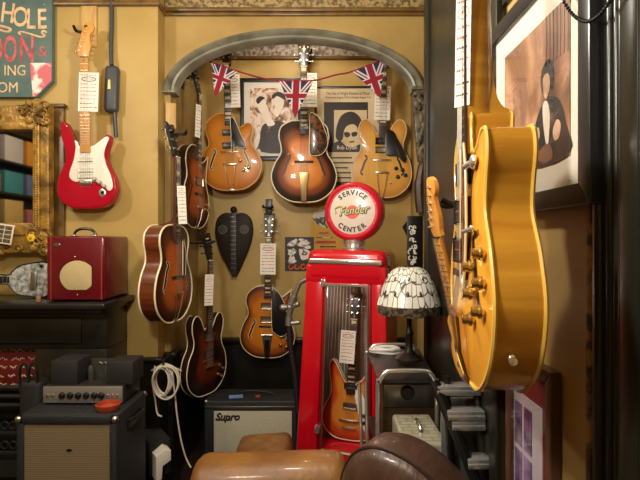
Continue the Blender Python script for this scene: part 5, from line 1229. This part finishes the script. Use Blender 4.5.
# dark soft case with looped handles
T = thing('gig_bag', 'upright black soft case with two looped handles behind the left speaker cabinet', 'bag', (WX(33, 2.33), 2.345, 0)); s = 2.38 / F
g = G(); g.b2((-.055, -.05, .002), (.055, .05, WZ(376, 2.38)), .03, 3); g.build('bag_body', BLKM, T)
for dx in (-.03, .014):
    g = G(); z0 = WZ(380, 2.36); g.tube(spline([(dx - .018, -.03, z0 - .05), (dx - .02, -.04, z0 + .05), (dx - .008, -.04, z0 + .088), (dx + .008, -.04, z0 + .088), (dx + .02, -.04, z0 + .05), (dx + .018, -.03, z0 - .05)], 4, False), .0075, 8); g.build('looped_handle', mat('black_glossy_strap', srgb(26, 26, 26), .2, coat=.6), T)
# white flex coil and adaptor by the dado
WHC2 = mat('white_flex', srgb(206, 198, 180), .45)
yk = 2.56; s = yk / F; T = thing('hanging_cable', 'bundle of white cable hanging on the black panelling right of the left speaker cabinet', 'cable', W(165, 365, yk))
B = lambda px, py, dy=0: ((px - 165) * s, dy, (365 - py) * s)
rr = random.Random(4)
for k in range(6):
    w_ = rr.uniform(7, 13); h_ = rr.uniform(13, 17); ox = rr.uniform(-4, 5)
    G().tube([B(165 + ox + w_ * math.sin(t) , 378 - h_ * math.cos(t) + 2, -.01 * k + .006 * math.sin(2 * t)) for t in [2 * PI * i / 24 for i in range(24)]], .0042, 6, True).build('coil_turn', WHC2, T)
G().tube([B(x, y, d) for x, y, d in spline([(155, 366, 0), (153, 385, 0), (156, 400, -.01), (158, 413, -.01), (163, 415, -.02)], 5, False)], .0045, 6).build('short_tail', WHC2, T)
G().tube([B(x, y, d) for x, y, d in spline([(172, 370, 0), (175, 395, 0), (177, 415, 0), (181, 440, 0), (186, 458, 0), (192, 466, -.02)], 5, False)], .0045, 6).build('long_tail', WHC2, T)
G().tube([B(x, y, d) for x, y, d in spline([(150, 372, .03), (158, 367, -.01), (166, 363, -.02), (174, 367, -.01), (180, 372, .02)], 4, False)], .006, 6).build('cable_tie', WHC2, T)
g = G(); g.tube([B(165, 358, .10), B(165, 359, .0), B(165, 363, -.03), B(165, 358, -.045)], .006, 8); g.build('hook', BLK, T)
T = thing('wall_adaptor', 'chunky white plug adaptor low on the black panelling beside the left speaker cabinet', 'adaptor', W(162, 462, 2.45), (0, 0, .6)); 
s = 2.45 / F
g = G(); g.prism([(-7 * s, -16 * s), (-1 * s, -16 * s), (0, -3 * s), (8 * s, 1 * s), (8 * s, 11 * s), (3 * s, 14 * s), (-7 * s, 8 * s)], .05, -.02, .006); g.build('adaptor_body', WHITEP, T)
G().cyl((.02, .02, -.005), (.03, .02, -.07), .012, seg=10).build('black_plug', RUBBER, T)
g = G(); g.b2((-.05, .05, -.09), (.06, .30, .09), .006); g.build('back_box', BLKM, T)

# seats
TAN = mat('worn_tan_leather', srgb(150, 104, 44), .45, coat=.1, col2=srgb(104, 66, 30), scale=5, lo=.35, hi=.7, bump=.2, bscale=40)
BRN = mat('dark_brown_leather', srgb(78, 54, 42), .42, coat=.12, col2=srgb(60, 40, 31), scale=7, lo=.35, hi=.7, stretch=(2.6, 1, .9), bump=.9, bscale=7)
yt = 1.70; s = yt / F
x0, x1 = WX(191, yt), WX(348, yt); zt = WZ(455, yt)
T = thing('tan_armchair', 'worn tan leather seat back along the bottom edge left of the dark brown chair', 'armchair', ((x0 + x1) / 2, yt + .0, 0)); hw = (x1 - x0) / 2
g = G(); n = 30; rows = []
prof = [(-.10, -.55), (-.11, -.30), (-.115, -.12), (-.10, -.045), (-.06, -.008), (0, 0), (.06, -.012), (.10, -.06), (.11, -.16), (.11, -.55)]
prof = spline(prof, 3, False)
for k in range(n + 1):
    t = k / n; x = -hw + 2 * hw * t; e = min(1, t * 9); dr = (1 - math.sqrt(max(0, 1 - (1 - e) ** 2))) * .085; e2 = min(1, (1 - t) * 12); dr += (1 - math.sqrt(max(0, 1 - (1 - e2) ** 2))) * .06
    rows.append(g.add([(x, y * (1 - dr * 4), zt + z - dr + .005 * math.sin(x * 9)) for y, z in prof], []))
m_ = len(prof)
for a, b in zip(rows, rows[1:]): g.add([], [(a + k - len(g.v), a + k + 1 - len(g.v), b + k + 1 - len(g.v), b + k - len(g.v)) for k in range(m_ - 1)])
g.add([], [tuple(rows[0] + k - len(g.v) for k in range(m_)), tuple(rows[-1] + k - len(g.v) for k in range(m_))])
g.build('seat_back', TAN, T, angle=60)
g = G(); g.b2((-hw + .02, -.10, .05), (hw - .02, .10, zt - .5), .02); g.build('base', TAN, T)
for x in (-hw + .06, hw - .06): G().cyl((x, 0, 0), (x, 0, .06), .025, .03, seg=12).build('foot', EBONY, T)
# brown armchair back, three-quarter from behind
yq = 1.28
T = thing('brown_armchair', 'creased dark brown leather chair back in the bottom centre foreground', 'armchair', (WX(388, yq), yq, 0), (0, 0, math.radians(-34)))
zt = WZ(453, yq)
out = spline([(-.165, .02), (-.166, .5), (-.160, zt - .17), (-.135, zt - .07), (-.09, zt - .018), (-.02, zt), (.06, zt - .016), (.135, zt - .058), (.19, zt - .115), (.235, zt - .20), (.26, zt - .32), (.265, .5), (.265, .02)], 4, False)
from mathutils import noise as _ns
g = G(); N_ = len(out); DEP = .17
cx0, cz0 = .03, zt - .32
layers = []
for f, y in ((.55, -.022), (.78, -.018), (.92, -.008), (.985, .004), (1.0, .016), (1.012, .04), (1.02, DEP * .5), (1.012, DEP * .8), (.98, DEP * .95), (.9, DEP), (.5, DEP + .01)):
    layers.append(g.add([((cx0 + (x - cx0) * f), y, (cz0 + (z - cz0) * f) if z > cz0 else z) for x, z in out], []))
for a, b in zip(layers, layers[1:]): g.add([], [(a + k - len(g.v), a + k + 1 - len(g.v), b + k + 1 - len(g.v), b + k - len(g.v)) for k in range(N_ - 1)])
g.add([], [tuple(layers[0] + k - len(g.v) for k in range(N_)), tuple(layers[-1] + k - len(g.v) for k in range(N_))])
g.xf(lambda v: v + Vector((0, -.012 * max(0, _ns.noise(Vector((v.x * 16 + v.z * 12, v.z * 4, 0)))), .003 * _ns.noise(v * 12))))
g.build('chair_back', BRN, T, angle=70)
G().tube([(cx0 + (x - cx0) * 1.0, .012, (cz0 + (z - cz0) * 1.0) + .002) for x, z in out if z > .3], .005, 8).build('piping', mat('dark_piping', srgb(40, 26, 20), .35, coat=.3), T)
g = G(); g.b2((-.14, DEP + .002, .12), (.06, .28, .42), .05, 4); g.build('seat_cushion', BRN, T)
for x in (-.12, .2):
    for y in (.06, .15): G().cyl((x, y, 0), (x, y, .05), .02, .024, seg=10).build('foot', EBONY, T)
# small tan stool back between them
T = thing('tan_stool', 'small worn tan leather topped stool in front of the cream amplifier grille', 'stool', (WX(263, 2.30), 2.34, 0)); s = 2.3 / F
g = G(); top = WZ(448, 2.3)
pol = spline([(-28 * s, top - .075), (-29 * s, top - .04), (-24 * s, top - .015), (-10 * s, top - .006), (8 * s, top), (20 * s, top + .003), (25 * s, top - .012), (27.5 * s, top - .045), (28 * s, top - .08)], 4, False)
g.prism(pol, .14, -.12, .018, seg=3); g.build('seat', mat('scuffed_tan_leather', srgb(140, 100, 58), .45, col2=srgb(108, 74, 42), scale=14, bump=.2, bscale=40), T)
G().tube([(x, -.119, z + .002) for x, z in pol], .004, 6).build('seat_piping', mat('pale_tan_piping', srgb(170, 134, 88), .5), T)
for x in (-.1, .1):
    for y in (-.08, .1): G().cyl((x, y, 0), (x, y, top - .07), .016, .018, seg=10).build('leg', EBONY, T)

# ------------------------------------------------------------------ merchandise shelves on the left wall, seen in the mirror
T = thing('display_shelf', 'dark wall shelf of coloured boxes seen reflected in the gilt mirror', 'shelf', (-3.2, .0, 0))
for z in (1.58, 1.88, 2.18, 2.48): G().b2((0, -1.0, z), (.26, 1.15, z + .02)).build('shelf_board', EBONY, T)
G().b2((0, -1.0, 1.4), (.012, 1.15, 2.72)).build('back_panel', BLKM, T)
cols = [('teal', srgb(50, 120, 124)), ('amber', srgb(196, 130, 40)), ('pale grey', srgb(176, 170, 160)), ('dull rose', srgb(150, 90, 84)), ('ochre', srgb(180, 150, 84)), ('slate blue', srgb(84, 98, 124))]
cm = [mat(n_.replace(' ', '_') + '_box', c_, .5) for n_, c_ in cols]
rr = random.Random(2)
for r_, (z, nm) in enumerate(((1.60, 'lowest'), (1.90, 'second'), (2.20, 'third'))):
    for k in range(6):
        i = (k * 1 + r_ * 2) % 6; h = rr.uniform(.15, .25)
        o = tag(G().box((0, 0, h / 2), (.20, .28, h), None, .004).build('storage_box', cm[i]), f'{cols[i][0]} storage box on the {nm} shelf reflected in the gilt mirror', 'box', 'boxes reflected in the mirror')
        o.location = (-3.06, -.83 + k * .345, z + .0005)

# ------------------------------------------------------------------ camera and light
cam = bpy.data.cameras.new('camera'); co = bpy.data.objects.new('camera', cam); C.objects.link(co)
cam.lens = 27; cam.sensor_width = 36; cam.clip_start = .02
co.location = (0, 0, CAMZ); co.rotation_euler = (PI / 2, 0, 0); sc.camera = co

def lamp(name, loc, power, col, rad=.08, spot=None, aim=None):
    l = bpy.data.lights.new(name, 'SPOT' if spot else 'POINT'); l.energy = power; l.color = col; l.shadow_soft_size = rad
    if spot: l.spot_size = math.radians(spot); l.spot_blend = .5
    o = bpy.data.objects.new(name, l); C.objects.link(o); o.location = loc
    if aim: o.rotation_euler = (Vector(aim) - Vector(loc)).to_track_quat('-Z', 'Y').to_euler()
    return o
WARM = (1, .92, .80)
lamp('pendant_lamp_left', (-1.75, 1.15, 2.62), 46, WARM, .08)
lamp('pendant_lamp_centre', (-.25, 1.5, 2.32), 54, WARM, .07)
lamp('added_front_fill', (-.55, .6, 2.0), 56, WARM, .08)  # added fill; reaches up under the arch
lamp('ceiling_lamp_rear', (-.9, -.9, 2.9), 14, WARM, .14)
lamp('added_cabinet_fill', (.06, YC + .13, 1.17), .9, WARM, .03)  # unseen light added to lift the dark cabinet interior
lamp('added_alcove_fill', (-.15, 3.08, 2.86), 7, WARM, .05)  # added fill hidden behind the arch, brightens the top of the alcove
w_ = bpy.data.worlds.new('room_ambience'); sc.world = w_; w_.use_nodes = True
w_.node_tree.nodes['Background'].inputs[0].default_value = (.9, .75, .55, 1); w_.node_tree.nodes['Background'].inputs[1].default_value = .05
sc.view_settings.view_transform = 'Standard'; sc.view_settings.look = 'None'; sc.view_settings.gamma = 1; sc.view_settings.exposure = -.06
try: sc.view_settings.use_curve_mapping = False
except Exception: pass
